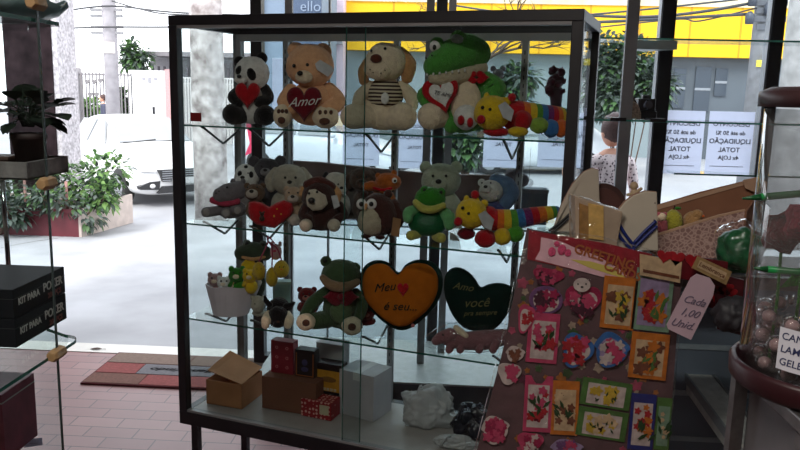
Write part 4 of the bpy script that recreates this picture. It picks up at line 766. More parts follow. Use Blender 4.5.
# green and black bags
def bag2(name, label, cat, x, y, Y, rx, ry, m, seed, z0, amp=.16, rd=.05, wrap=False):
    P = aty(x, y, Y); f = F((P.x, Y, z0), 0, name, label, cat); k = f.k; c = f.pix(x, y)
    mb = MB(); mb.ell((c.x, 0, c.z), (rx*k, rd, ry*k), .4, 4, 0, amp, seed=seed); o = mb.build('bundle', m, f.root, True)
    if wrap: MB().ell((c.x-.006, -.012, c.z+.012), (rx*k*1.12, rd, ry*k*1.1), .4, 4, 0, amp, seed=seed).build('clear_wrap', G_plastic, f.root, True)
    f.settle(.001); return f
f = bag2('green_bag', 'dark green cloth pouch wrapped in clear plastic beside the candy jar', 'bag', 743, 221, 1.50, 22, 22, mat('green_satin', s2l(18, 84, 50), .35, .3, 40), 3, CT+.0006, wrap=True, rd=.045)
f = bag2('black_bag', 'crumpled black cloth bag hanging in front of the patterned box', 'bag', 738, 254, 1.40, 17, 18, mat('black_cloth', (.02, .02, .025), .6, .3, 60), 8, CT-.09, rd=.035)
# ---- sticker sheet
SY = 1.46
S = F((aty(590, 340, SY).x, SY, 0), 0); S.P.z = aty(590, 455, SY).z
def tag_frame(name, label, cat, group, x, y, dy=0):
    P = aty(x, y, SY-dy); return F(P, 0, name, label, cat, group)
f = tag_frame('sticker_display', 'big clear plastic display sheet full of greeting stickers hanging at the counter edge', 'display', None, 590, 340)
MB().prism(f.outline([(527, 228), (655, 259), (683, 262), (676, 345), (668, 462), (474, 462), (503, 350), (515, 290)]), 0, .002).build('backing', mat('backing_card', s2l(78, 56, 60), .6, .25, 25), f.root)
hd = mat('crimson_print', s2l(128, 26, 40), .35, .3, 30)
rnd = random.Random(31)
for cn_, cc_ in (('pink', (190, 80, 110)), ('green', (70, 100, 60)), ('cream', (190, 170, 150)), ('plum', (90, 36, 60)), ('amber', (180, 110, 50))):
    mb = MB()
    for i in range(26):
        v_ = rnd.uniform(.12, .98); u_ = rnd.uniform(.05, .95); y_ = 240+215*v_; xl_ = 520-44*v_; xr_ = 682-14*v_; x_ = xl_+(xr_-xl_)*u_; r_ = rnd.uniform(2.2, 5.5); a_ = rnd.uniform(0, 6)
        mb.prism(f.outline([(x_+r_*(1+.25*math.cos(5*t_*PI/8))*math.cos(t_*PI/8+a_), y_+r_*(1+.25*math.cos(5*t_*PI/8))*math.sin(t_*PI/8+a_)) for t_ in range(16)]), -.0008-.00004*i, .0)
    mb.build('floral_print', mat('sheet_'+cn_, s2l(*[c*.75 for c in cc_]), .35, .3, 60), f.root)
MB().prism(f.outline([(529, 230), (605, 243), (652, 254), (642, 287), (590, 273), (527, 259)]), -.002, -.0005).build('header_card', hd, f.root)
wpk = mat('pink_white_print', s2l(205, 165, 175), .35, .2, 30); MB().prism(f.outline([(541, 237), (560, 241), (576, 248), (598, 256), (618, 268), (636, 284), (600, 276), (570, 268), (535, 259), (540, 250)]), -.0028, -.0021).build('header_panel', wpk, f.root)
yl = mat('yellow_print', s2l(190, 175, 90), .4); MB().prism(f.outline([(570, 259), (590, 261), (612, 267), (628, 279), (610, 274), (588, 267)]), -.0034, -.0029).build('header_stripe', yl, f.root)
gl = mat('brown_letters', s2l(150, 84, 44), .4); text('GREETING', 13*f.k, gl, f.root, f.pix(604, 257)+Vector((0, -.0042, 0)), math.radians(15), bold=.0006); text('CARDS', 12*f.k, gl, f.root, f.pix(622, 271)+Vector((0, -.0046, 0)), math.radians(18), bold=.0006)
f.els('blossoms', fur('blossom', 195, 70, 110), [(552, 252, 4, 5, -2.2), (562, 250, 4.5, 5.5, -2.4), (557, 244, 3, 3, -2), (568, 253, 3.4, 4, -2.2)], sub=2); 
for ch in f.root.children:
    if ch.name.startswith('blossoms'):
        for v in ch.data.vertices: v.co.y = -.0035+(v.co.y+.004)*.15
MB().puff([(x, z) for x, z in f.outline([(524, 226), (600, 236), (660, 252), (686, 262), (679, 345), (668, 466), (470, 466), (499, 350), (512, 290)])], .014, y=0, p=8).build('clear_sleeve', G_plastic, f.root, True)
col = lambda n, r, g, b: mat('print_'+n, s2l(r*.78, g*.76, b*.78), .35, .25, 60)
PAL = {'pink': col('pink', 205, 70, 110), 'magenta': col('magenta', 170, 30, 80), 'white': col('white', 215, 205, 195), 'orange': col('orange', 215, 125, 35), 'cream': col('cream', 220, 195, 150), 'green': col('green', 80, 130, 60), 'dgreen': col('dgreen', 30, 75, 35), 'blue': col('blue', 50, 115, 185), 'purple': col('purple', 120, 80, 130), 'red': col('red', 185, 35, 45), 'yellow': col('yellow', 220, 190, 60), 'brown': col('brown', 125, 75, 50), 'navy': col('navy', 35, 50, 130), 'mint': col('mint', 130, 170, 140), 'lilac': col('lilac', 165, 150, 185), 'plum': col('plum', 75, 30, 50)}
def shape(kind, cx, cy, w, h, rot, s=1):
    a = math.radians(rot); ca, sa = math.cos(a), math.sin(a)
    if kind == 'rect': P = [(-.5, -.5), (.5, -.5), (.5, .5), (-.5, .5)]
    elif kind == 'tagr': P = [(-.5, -.5), (-.28, -.5), (-.2, -.42), (-.1, -.36), (.1, -.36), (.2, -.42), (.28, -.5), (.5, -.5), (.5, .5), (-.5, .5)]
    elif kind == 'heart': P = [(x/w, y/h) for x, y in heart_pts(0, 0, w, h, 0, 28)]
    elif kind == 'oval': P = [(.5*math.cos(i*PI/13), .5*math.sin(i*PI/13)) for i in range(26)]
    elif kind == 'bear':    # round body with two small lobes on top
        P = []
        for i in range(48):
            t = 2*PI*i/48; r = .42+.09*max(0, math.cos(2*(t+PI/2)-PI/1)*1)**2*(1 if math.sin(t) < 0 else 0)+.03*math.cos(3*t); P.append((r*math.cos(t), r*1.05*math.sin(t)))
    elif kind == 'lobe':
        P = [];
        for i in range(48): t = 2*PI*i/48; r = .42+.06*math.cos(3*t+1.1); P.append((r*math.cos(t), r*math.sin(t)))
    return [(cx+(x*w*ca-y*h*sa)*s, cy+(x*w*sa+y*h*ca)*s) for x, y in P]
def sticker(label, kind, cx, cy, w, h, rot, base, inn, flowers, layer, leaves_=None, scene=None):
    d = .0045+layer*.0022; f = tag_frame('sticker_card', label, 'sticker', 'greeting stickers in the plastic display sheet', cx, cy, d)
    MB().prism(f.outline(shape(kind, cx, cy, w, h, rot)), 0, .0012).build('card', PAL[base], f.root)
    if inn: MB().prism(f.outline(shape(kind if kind != 'tagr' else 'rect', cx, cy+h*.04, w, h, rot, .76)), -.0005, -.0001).build('inner_panel', PAL[inn], f.root)
    rnd = random.Random(int(cx*7+cy)); 
    for fc in flowers:
        mb = MB()
        for i in range(7):
            px, py = cx+rnd.uniform(-.27, .27)*w, cy+rnd.uniform(-.26, .3)*h; r = rnd.uniform(.10, .17)*min(w, h)
            n = 10; q = f.outline([(px+r*(1+.28*math.cos(5*t_*PI/10*1.0))*math.cos(t_*PI/10), py+r*(1+.28*math.cos(5*t_*PI/10))*math.sin(t_*PI/10)) for t_ in range(20)])
            mb.prism(q, -.0011-.0002*i, -.0006)
        mb.build('flower_print', PAL[fc], f.root)
    if leaves_:
        mb = MB()
        for i in range(7):
            px, py = cx+rnd.uniform(-.25, .25)*w, cy+rnd.uniform(0, .35)*h; a = rnd.uniform(-1.2, 1.2); l = .2*h; ww = l*.16
            q = f.outline([(px, py), (px+math.sin(a)*l*.5+ww*math.cos(a), py-math.cos(a)*l*.5+ww*math.sin(a)), (px+math.sin(a)*l, py-math.cos(a)*l), (px+math.sin(a)*l*.5-ww*math.cos(a), py-math.cos(a)*l*.5-ww*math.sin(a))]); mb.prism(q, -.0022-.0001*i, -.0016)
        mb.build('leaf_print', PAL[leaves_], f.root)
    return f
ST = [('purple oval sticker with white centre and dark bouquet, top left under the crimson header', 'oval', 546, 300, 34, 28, 8, 'purple', 'white', ['plum', 'magenta'], 0, None),
 ('pink heart sticker topped by a white bear head', 'heart', 583, 304, 37, 36, 4, 'magenta', 'white', ['pink', 'plum'], 1, None),
 ('orange sticker card with cream panel, right of the pink heart sticker', 'rect', 619, 303, 34, 52, 6, 'orange', 'cream', ['brown', 'yellow'], 0, 'dgreen'),
 ('mint and lilac childrens card with beige header, upper right of the sheet', 'rect', 653, 300, 38, 62, 6, 'mint', 'lilac', ['red', 'orange'], 0, 'green'),
 ('tall pink card with roses and dark leaves, left middle of the sheet', 'rect', 543, 338, 31, 50, 5, 'pink', 'white', ['pink', 'red'], 0, 'dgreen'),
 ('blue lobed sticker with roses below the pink heart sticker', 'lobe', 577, 350, 36, 40, 20, 'blue', 'white', ['red', 'pink'], 2, None),
 ('blue rounded sticker with a pink floral heart below the orange card', 'bear', 611, 350, 37, 40, 6, 'blue', 'lilac', ['pink', 'white'], 2, None),
 ('orange card with round fruits below the mint childrens card', 'rect', 649, 356, 38, 46, 6, 'orange', 'cream', ['orange', 'brown'], 1, 'green'),
 ('small white bear-shaped sticker at the left edge of the sheet', 'bear', 515, 354, 20, 18, 0, 'white', None, ['brown'], 0, None),
 ('white lobed sticker with pink dots under the small white bear sticker', 'lobe', 509, 373, 27, 25, 0, 'white', None, ['pink'], 1, None),
 ('pink card with red roses in the lower left of the sheet', 'tagr', 538, 404, 28, 56, 3, 'pink', 'white', ['red', 'pink'], 0, 'dgreen'),
 ('orange card with arched cream window and peach roses', 'rect', 565, 408, 27, 54, 3, 'orange', 'cream', ['cream', 'brown'], 0, 'dgreen'),
 ('wide green card of yellow tulips, upper one of the two tulip cards', 'rect', 606, 394, 50, 27, 9, 'green', 'white', ['yellow', 'yellow'], 0, 'dgreen'),
 ('wide green card of yellow tulips, lower one of the two tulip cards', 'rect', 602, 424, 50, 29, 9, 'green', 'white', ['yellow', 'cream'], 0, 'dgreen'),
 ('narrow card with blue top and brown bear, right of the tulip cards', 'rect', 642, 422, 25, 56, 5, 'navy', 'white', ['orange', 'red'], 1, 'dgreen'),
 ('slim pale green card at the lower right edge of the sheet', 'rect', 663, 424, 15, 52, 5, 'green', 'mint', ['cream'], 0, 'dgreen'),
 ('round magenta sticker with pale rim at the lower left corner of the sheet', 'bear', 495, 430, 29, 32, -8, 'white', 'magenta', ['magenta', 'pink'], 1, None),
 ('pink lobed sticker below the pink rose card, bottom of the sheet', 'lobe', 530, 442, 30, 24, 0, 'pink', None, ['magenta', 'white'], 2, None),
 ('lilac rounded sticker at the bottom edge of the sheet below the arched card', 'bear', 566, 449, 34, 22, 0, 'lilac', None, ['purple', 'pink'], 2, None),
 ('thin pink butterfly card at the upper left edge of the sheet', 'lobe', 526, 318, 20, 34, 12, 'pink', 'white', ['red'], 1, None),
 ('dark red blossom sticker tucked just under the left of the crimson header', 'lobe', 548, 276, 36, 20, 6, 'magenta', None, ['plum', 'pink'], 0, None)]
for a in ST: sticker(*a[:9], a[9], a[10], a[11])
f = tag_frame('bear_sticker', 'white bear head sticker sitting on top of the pink heart sticker', 'sticker', None, 582, 284, .016); MB().prism(f.outline(shape('oval', 582, 285, 17, 14, 0)), 0, .0015).build('card', PAL['white'], f.root)
mb = MB(); [mb.prism(f.outline(shape('oval', x, y, w, h, 0)), -.0006, .0002) for x, y, w, h in ((578, 284, 1.5, 2), (586, 284, 1.5, 2), (582, 287, 3, 2))]; mb.build('face_print', mat('black_print', (.02, .02, .02), .5), f.root)
# cards at right of the sheet
f = tag_frame('card_packet', 'pack of beige-topped cards in plastic with red hearts, right end above the mint card', 'packet', None, 662, 268, .012); MB().prism(f.outline([(640, 254), (682, 262), (680, 283), (640, 275)]), 0, .003).build('header', PAL['cream'], f.root); MB().prism(f.outline(heart_pts(664, 257, 15, 13, 10)), -.002, 0).build('heart_print', PAL['red'], f.root); MB().prism(f.outline([(643, 269), (679, 276), (679, 279), (643, 272)]), -.001, 0).build('line_print', PAL['brown'], f.root)
f = tag_frame('heart_packet', 'red heart card pack behind the handwritten pink tag', 'packet', None, 695, 262, .01); MB().prism(f.outline([(666, 252), (728, 262), (726, 288), (668, 276)]), 0, .004).build('card', col('darkred', 110, 24, 34), f.root); 
mb = MB(); [mb.prism(f.outline(heart_pts(x, y, 17, 15, 8)), -.002, 0) for x, y in ((676, 259), (693, 262))]; mb.build('heart_print', PAL['red'], f.root)
f = tag_frame('price_tag', 'narrow yellowish printed tag slanting above the pink handwritten tag', 'tag', None, 712, 271, .03); MB().prism(f.outline([(698, 256), (732, 272), (726, 285), (692, 268)]), 0, .003).build('card', col('tagyellow', 178, 150, 100), f.root); MB().prism(f.outline([(700, 260), (727, 273), (724, 280), (697, 267)]), -.0008, 0).build('inner_panel', PAL['cream'], f.root); text('Lembrança', 6.5*f.k, PAL['brown'], f.root, f.pix(712, 270)+Vector((0, -.0012, 0)), .44)
f = tag_frame('handwritten_tag', 'pale pink tag with handwriting and clipped top corners, right of the sticker sheet', 'tag', None, 692, 308, .04); MB().prism(f.outline([(691, 278), (697, 274), (710, 278), (715, 286), (713, 296), (691, 340), (668, 329), (667, 325)]), 0, .003).build('card', mat('pink_paper', s2l(180, 156, 168), .7, .05), f.root)
for st, x, y in (('Cada', 694, 301), ('1,00', 689, 313), ('Unid.', 682, 324)): text(st, 11*f.k, mat('pencil_grey', s2l(110, 100, 120), .8), f.root, f.pix(x, y)+Vector((0, -.0012, 0)), .22, shear=.4)
for i, (x, y, lb, pc) in enumerate(((722, 292, 'upper', 'red'), (735, 315, 'lower', 'plum'))):
    f = tag_frame('sticker_pack', 'dark red floral sticker pack behind the candy jar, %s of the two' % lb, 'packet', 'dark red sticker packs by the candy jar', x, y, -.02+.012*i); MB().prism(f.outline([(x-20, y-22), (x+22, y-12), (x+20, y+24), (x-18, y+14)]), 0, .004).build('card', col('packred%d' % i, 92-15*i, 28, 36), f.root)
    rnd = random.Random(i); mb = MB(); [mb.prism(f.outline(shape('lobe', x+rnd.uniform(-14, 14), y+rnd.uniform(-12, 12), 9, 9, 0)), -.0012, 0) for _ in range(7)]; mb.build('flower_print', PAL[pc], f.root)
# ------------------------------------------------------------------ candy jar
JY = .75; zlid0 = aty(835, 109, JY-.085).z; zlid1 = aty(835, 86, JY-.085).z; cxp = aty(866, 97, JY).x; zb = aty(826, 387, JY).z
f = F((cxp, JY, zb), 0, 'candy_jar', 'tall clear acrylic candy jar with dark brown lid and thick maroon base ring', 'jar'); lid = mat('dark_brown_lid', s2l(48, 26, 28), .4, .1); ringm = mat('maroon_ring', s2l(44, 14, 20), .4, .15)
H = zlid0-zb
f_r = f.root; MB().lathe([(0, H+(zlid1-zlid0)), (.082, H+(zlid1-zlid0)), (.091, H+(zlid1-zlid0)-.004), (.093, H+.014), (.093, H), (.088, H), (.088, H+.004), (0, H+.004)], 56).build('lid', lid, f_r, True)
MB().lathe([(.084, .012), (.0845, H-.002), (.0865, H-.002), (.0865, .012), (.084, .012)], 64).build('body', G_acryl, f_r, True)
MB().lathe([(0, 0), (.089, 0), (.0945, .005), (.0955, .021), (.093, .0245), (.0895, .0245), (.0885, .023), (.088, .009), (0, .008)], 64).build('base_ring', ringm, f_r, True)
fl = F((f.P.x, f.P.y-.0885, 0), 0); cc = aty(797, 362, JY-.09); lab = MB(); a0 = math.atan2(-.0873, cc.x-cxp)
zc = cc.z-zb; q = []
for i in range(9):
    a = -PI/2-1.03+i*.09; q.append(a)
vs = [( .0875*math.cos(a), .0875*math.sin(a), z) for z in (zc-.022, zc+.019) for a in q]+[(.0881*math.cos(a), .0881*math.sin(a), z) for z in (zc-.022, zc+.019) for a in q]
fs = [(i, i+1, i+10, i+9) for i in range(8)]+[(18+i, 18+i+1, 18+i+10, 18+i+9) for i in range(8)]; lab.add(vs, fs).build('label', mat('label_paper', s2l(195, 195, 205), .7, .03), f_r)
for i, st in enumerate(('CANETA', 'LAMINA', 'GELECA')):
    me = text_mesh(st, .0098, ext=.0002, align='LEFT', bold=.0001, shear=.1); me.materials.clear(); me.materials.append(mat('pen_blue', s2l(60, 66, 110), .8))
    for v in me.vertices:
        a = -PI/2-1.0+v.co.x/.0884; v.co = (.0884*math.cos(a), .0884*math.sin(a), v.co.z+zc+.011-.0125*i)
    o = bpy.data.objects.new('handwriting', me); C.objects.link(o); o.parent = f_r
rnd = random.Random(4); zz = zb+.012; pk_ = []
cg = glass('candy_wrap', (.95, .93, .94), 2.5, .03); cr = mat('pale_candy', s2l(190, 160, 160), .3)
cnt = 0
for lay in range(3):
    for i in range(12 if lay < 2 else 7):
        a = i*2*PI/12+lay*.25; r = .066; P = Vector((cxp+r*math.cos(a), JY+r*math.sin(a), zb+.023+lay*.0245))
        o = bpy.data.objects.new('wrapped_candy', None); C.objects.link(o); o.location = P; o.rotation_euler = (0, 0, a); tag(o, 'clear wrapped round candy inside the acrylic jar', 'candy', 'wrapped candies in the acrylic jar')
        if cnt == 0:
            w_ = MB(); w_.ell((0, 0, 0), (.0105, .0105, .0105), sub=2, lump=.1); w_.tube([(0, .009, 0), (0, .012, 0), (0, .016, .001)], [.003, .002, .006], 8); w_.tube([(0, -.009, 0), (0, -.012, 0), (0, -.016, .001)], [.003, .002, .006], 8); wr = w_.build('wrapper', cg, o, True); ca = MB().ell((0, 0, 0), (.007, .007, .007), sub=2, lump=0).build('sweet', cr, o, True)
        else:
            for src in (wr, ca): c_ = src.copy(); C.objects.link(c_); c_.parent = o
        cnt += 1
g = F((cxp, JY, zb+.1), 0)
def rose(label, x, y, Yo, m, s=.02):
    P = aty(x, y, JY+Yo); f = F((P.x, P.y, zb+.0095), 0, 'fabric_rose', label, 'flower', 'fabric roses standing in the jar'); z = P.z-zb-.0095; mb = MB()
    for i in range(5): mb.puff([(s*(1-.16*i)*math.cos(t*PI/8)*(1+.15*math.cos(5*t*PI/8+i)), z+s*(1-.16*i)*math.sin(t*PI/8)*(1+.15*math.cos(5*t*PI/8+i))) for t in range(16)], .004, y=-.004*i)
    mb.build('petals', m, f.root, True); MB().tube([(0, 0, z-.01), (.002, 0, z*.5), (0, 0, .001)], .0016, 6).build('stem', gf, f.root)
    MB().puff([(.003, z*.6), (.02, z*.75), (.035, z*.72), (.02, z*.62)], .001).build('leaf', gf, f.root)
rose('dark red fabric rose inside the jar, left one', 783, 232, .02, dkred, .022); rose('pink fabric rose inside the jar, right one', 806, 222, .0, fur('rose_pink', 170, 70, 90), .022)
f = F((aty(786, 270, JY-.03).x, JY-.03, aty(786, 270, JY-.03).z), 0, 'green_pen', 'bright green pen lying across the inside of the jar', 'pen'); MB().tube([(-.018, 0, 0), (.09, .0, -.006)], .0034, 10).build('barrel', mat('green_plastic', s2l(20, 120, 60), .3), f.root, True); MB().tube([(-.03, 0, .0008), (-.018, 0, 0)], [.001, .0034], 10).build('cap', mat('dark_green_plastic', s2l(14, 70, 36), .3), f.root, True)
f = F((aty(790, 195, JY).x, JY, aty(790, 195, JY).z), 0, 'green_pen', 'upper green pen leaning across the jar near the lid', 'pen'); MB().tube([(-.028, 0, -.003), (.06, 0, .008)], .0036, 10).build('barrel', _m['green_plastic'], f.root, True); MB().tube([(-.045, 0, -.005), (-.028, 0, -.003)], [.001, .0036], 10).build('cap', _m['dark_green_plastic'], f.root, True)
# stand under the jar
f = F((cxp, JY, 0), 0, 'steel_stand', 'brushed steel stand with a shallow drawer carrying the candy jar', 'stand'); MB().box((-.065, -.09, zb-.016), (.13, .09, zb-.0008)).build('top_plate', steel, f.root, bevel=.002)
MB().box((-.045, -.082, zb-.12), (.12, .08, zb-.0165)).build('drawer_box', mat('grey_plastic', s2l(110, 108, 112), .5), f.root, bevel=.004); MB().box((-.04, -.086, zb-.11), (.115, -.082, zb-.03)).build('drawer_front', steel, f.root)
for a, b in ((-.064, -.088), (.11, -.088), (-.064, .07), (.11, .07)): MB().box((a, b, 0), (a+.014, b+.014, zb-.0165)).build('leg', steel, f.root)
# ------------------------------------------------------------------ left glass unit
GY = 1.10; gx = aty(45, 182, GY).x; z1 = aty(45, 183, GY).z; z2 = aty(53, 353, GY).z; z0t = aty(45, 18, GY).z
f = F((gx, GY, 0), 0, 'glass_display_unit', 'frameless glass display unit at the left edge with wooden corner connectors', 'shelving')
MB().box((-.7, -.003, .3), (.003, .003, 2.1)).build('front_pane', G_pane, f.root); MB().box((.003, -.0030, .3), (.0042, .0030, 2.1)).build('polished_edge', mat('smoked_edge', (.03, .045, .04), .3), f.root)
cn = mat('turned_wood', s2l(150, 120, 84), .5, .2, 40)
kn = mat('wood', s2l(150, 120, 84), .5)
for z in (z1, z2, z0t+.02):
    c_ = MB().tube([(.004, -.02, z), (.004, -.014, z), (.004, .012, z), (.004, .016, z)], [.008, .0105, .0105, .008], 6).build('wooden_connector', cn, f.root, bevel=.001)
def arc(x0, x1, y0, y1, r): return [(x0, y0), (x1-r, y0)]+[(x1-r+r*math.sin(t*PI/12), y0+r-r*math.cos(t*PI/12)) for t in range(1, 7)]+[(x1-r+r*math.cos(t*PI/12), y1-r+r*math.sin(t*PI/12)) for t in range(0, 7)]+[(x0, y1)]
shp = [(-.7, -.25), (-.004, -.25), (-.002, 0), (0, .03)]+[(-.03+.03*math.cos(t*PI/12), .06+.03*math.sin(t*PI/12)) for t in range(0, 7)]+[(-.08, .12), (-.12, .19), (-.7, .19)]
sh = []
for z in (z0t, z2): 
    s_ = MB().prismz(shp, z-.006, z).build('glass_shelf', G_shelf, f.root); eb = MB(); sp_ = shp[1:-1]; ne = len(sp_); eb.add([(x+.0012, y, z-.0058) for x, y in sp_]+[(x+.0012, y, z-.0002) for x, y in sp_], [(i, i+1, i+1+ne, i+ne) for i in range(ne-1)]).build('polished_edge', G_edge, s_)
MB().prismz(shp, z1-.006, z1).build('glass_shelf', G_shelf, f.root)
z3 = z2-.33; MB().prismz(shp, z3-.006, z3).build('glass_shelf', G_shelf, f.root)
tb = aty(5, 215, 1.35); MB().tube([(tb.x-gx, tb.y-GY, z2+.001), (tb.x-gx, tb.y-GY, z1-.007)], .0045, 12).build('chrome_tube', mat('chrome', (.6, .6, .62), .15, 0, metal=1), f.root, True)
MB().box((-.7, .0, 0), (.0, .19, .3)).build('base_cabinet', mat('cabinet_dark', (.05, .03, .03), .5), f.root)
# poker boxes
zt_ = z2+.0006; n0 = atz(16.5, 348, zt_); X = n0.x; fp = lambda x, y: (lambda d: CAM+d*((X-CAM.x)/d.x))(ray(x, y)); yf = fp(67, 318).y; hb = (fp(16.5, 318.5).z-zt_)
pc = mat('black_laminate_card', (.010, .010, .014), .6, .1, spec=.25); lt = mat('white_letters', s2l(190, 185, 180), .5); rl = mat('dim_red_letters', s2l(110, 48, 44), .5)
for i, lb in enumerate(('lower black poker kit box on the left glass shelf', 'upper black poker kit box stacked on the other at the left')):
    z = zt_+i*(hb+.0012); f = F((X, n0.y, z), 0, 'poker_box', lb, 'box', 'stacked poker kit boxes'); L_ = yf-n0.y
    MB().box((-.34, 0, 0), (0, L_, hb)).build('carton', pc, f.root, bevel=.001)
    MB().box((-.3405, -.0005, hb*.66), (.0004, L_+.0005, hb*.672)).build('lid_seam', mat('seam_grey', (.05, .05, .05), .5), f.root)
    for st, sz, zz, mm, yy in (('KIT PARA', .0155, .50, lt, .042), ('POKER', .021, .56, lt, .114), ('200 PÇS', .013, .20, rl, .118)):
        me = text_mesh(st, sz, ext=.0003, bold=.0004); me.materials.clear(); me.materials.append(mm)
        for v in me.vertices: v.co = (.0008-v.co.y, yy*L_/.155+v.co.x*L_/.155*.93, zz*hb+v.co.z)
        o = bpy.data.objects.new('lettering', me); C.objects.link(o); o.parent = f.root
# planter tray with plant on z1 shelf
tx0, tx1 = -.66, aty(60, 170, 1.22).x-gx; hz = aty(30, 163, 1.12).z-z1
hz = max(hz, .02); tr = F((gx, GY+.02, z1+.0006), 0, 'stone_tray', 'grey stone-look tray on the left glass unit under the dark plant', 'tray')
mb = MB(); mb.box((tx0, 0, 0), (tx1, .13, .004)); mb.box((tx0, 0, .0), (tx1, .006, hz)); mb.box((tx0, .124, 0), (tx1, .13, hz)); mb.box((tx1-.006, .006, 0), (tx1, .124, hz)); mb.box((tx0, .006, 0), (tx0+.006, .124, hz)); mb.build('rim', mat('stone_grey', s2l(120, 112, 112), .8, .35, 40, .4, 90), tr.root, bevel=.001)
P = aty(30, 160, 1.185); f = F((P.x, 1.185, z1+.0052), 0, 'potted_plant', 'dark-leaved potted plant silhouetted on the left glass unit', 'plant'); pot = mat('dark_clay', s2l(62, 44, 44), .7)
zt2 = f.pix(30, 133).z; MB().lathe([(0, 0), (.018, 0), (.026, zt2*.85), (.028, zt2*.85), (.028, zt2), (.024, zt2), (.023, zt2*.9), (0, zt2*.88)], 28).build('pot', pot, f.root, True)
leafd = mat('dark_leaf', s2l(34, 44, 34), .5, .3, 20); mb = MB(); st = MB(); rnd = random.Random(2)
def leaf(mb, b, t, w, droop=0.1, mi=0):
    b = Vector(b); t = Vector(t); d = t-b; s_ = d.cross(Vector((0, 0, 1))); s_ = s_.normalized() if s_.length > 1e-6 else Vector((1, 0, 0)); 
    u = s_.cross(d).normalized(); pts = []
    for k, (fr, ww) in enumerate(((0, .08), (.25, .8), (.5, 1), (.75, .7), (1, .02))):
        c = b+d*fr-Vector((0, 0, droop*d.length*fr*fr)); pts += [c+s_*w*ww+u*w*.25*ww, c, c-s_*w*ww+u*w*.25*ww]
    mb.add(pts, [(3*i+a, 3*i+a+1, 3*i+a+4, 3*i+a+3) for i in range(4) for a in (0, 1)], mi)
TIPS = [(75, 96), (68, 118), (64, 128), (60, 105), (8, 92), (0, 100), (22, 84), (40, 88), (12, 118), (-6, 112), (52, 96), (30, 95), (18, 108), (44, 110), (4, 130), (48, 124)]
for i, (x, y) in enumerate(TIPS*3):
    dy = rnd.uniform(-50, 40); x += rnd.uniform(-4, 4) if i > 15 else 0; y += rnd.uniform(-5, 8) if i > 15 else 0
    tpt = f.pix(x, y, dy*f.k*.6); b = Vector((rnd.uniform(-.01, .01), 0, zt2+.01)); m_ = b.lerp(tpt, .62)+Vector((0, 0, .012)); st.tube(smooth_path([b, b.lerp(m_, .5)+Vector((0, 0, .01)), m_], 3), .0011, 5); leaf(mb, m_.lerp(b, .12), tpt, .016+.007*rnd.random(), .1)
mb.build('leaves', leafd, f.root, True); st.build('stems', leafd, f.root, True)
f = F((aty(6, 160, 1.17).x, 1.17, z1+.0052), 0, 'trinket_box', 'small brown wooden trinket box beside the dark plant pot', 'box'); MB().box((-.03, -.015, 0), (.012, .02, .022)).build('body', mat('walnut', s2l(80, 56, 50), .5, .2, 50), f.root, bevel=.001); MB().box((-.032, -.017, .0225), (.014, .022, .028)).build('lid', mat('walnut_lid', s2l(96, 70, 62), .5, .2, 50), f.root, bevel=.001)
# things on the top glass shelf
f = F((gx-.11, GY+.07, z0t+.0006), 0, 'glass_dish', 'teal wavy-edged glass dish on the topmost left glass shelf', 'dish'); pr = []
mb = MB(); rings_ = []
for r, z in ((.0, .001), (.07, .001), (.10, .012), (.115, .03), (.112, .03), (.098, .014), (.068, .004), (0, .004)): rings_.append([Vector((r*1.0*math.cos(2*PI*i/48), r*.9*math.sin(2*PI*i/48), z+(.004*math.sin(10*PI*i/24) if r > .105 else 0))) for i in range(48)])
mb.add(sum(rings_, []), [(j*48+i, j*48+(i+1) % 48, (j+1)*48+(i+1) % 48, (j+1)*48+i) for j in range(7) for i in range(48)]).build('bowl', mat('teal_glass', s2l(120, 140, 142), .15, .15, 10, trans=.5), f.root, True); MB().lathe([(.05, 0), (.055, 0), (.055, .002), (.05, .002), (.05, 0)], 32).build('foot_ring', mat('dark_teal', s2l(40, 66, 70), .3), f.root)
# pink box on the bottom-left shelf
q = atz(6, 462, z3); f = F((q.x, q.y, z3+.0006), 0, 'doll_box', 'pink cardboard box on the lowest visible left glass shelf', 'box'); hh = min(aty(20, 392, q.y+.02).z-z3, .3); MB().box((-.2, 0, 0), (0, .12, hh)).build('carton', mat('pink_card', s2l(140, 66, 84), .5, .2, 30), f.root, bevel=.001); MB().box((-.19, -.001, hh*.15), (-.01, 0, hh*.55)).build('print', mat('dark_pink_print', s2l(86, 34, 50), .5), f.root); MB().box((-.2005, -.0005, hh*.86), (.0005, .1205, hh*.88)).build('lid_line', lt, f.root)
q = atz(34, 443, z3); f = F((q.x, q.y, z3+.0006), .3, 'paper_slip', 'small white paper slip lying beside the pink box', 'paper'); MB().prismz([(-.015, -.02), (.02, -.015), (.012, .02), (-.012, .018)], 0, .0008).build('slip', paper, f.root); MB().box((-.008, -.006, .0009), (.008, -.004, .0011)).build('print', ink, f.root)
# ---- door mat
f = F((-1.99, 3.865, .0006), 0, 'door_mat', 'patchwork red and brown rubber door mat with upside-down welcome script by the entrance', 'mat'); ml, md = 1.12, .505
mr_ = [mat('mat_a', s2l(127, 59, 57), .9, .2, 60), mat('mat_b', s2l(102, 66, 56), .9, .2, 60), mat('mat_c', s2l(115, 95, 85), .9, .15, 60), mat('mat_d', s2l(102, 100, 105), .9, .15, 60)]
MB().box((0, 0, 0), (ml, md, .011)).build('rubber_base', mat('mat_base', s2l(84, 26, 34), .9), f.root, bevel=.002)
cells = [((.01, .01, .33, .16), 1), ((.33, .01, .8, .16), 0), ((.8, .01, 1.11, .16), 1), ((.01, .165, .25, .325), 0), ((.25, .165, .95, .325), 3), ((.95, .165, 1.11, .325), 0), ((.01, .33, .5, .495), 2), ((.5, .33, 1.11, .495), 2)]
for (x0, y0, x1, y1), mi in cells: MB().box((x0, y0, .0112), (x1-.006, y1-.006, .0135)).build('mat_patch', mr_[mi], f.root)
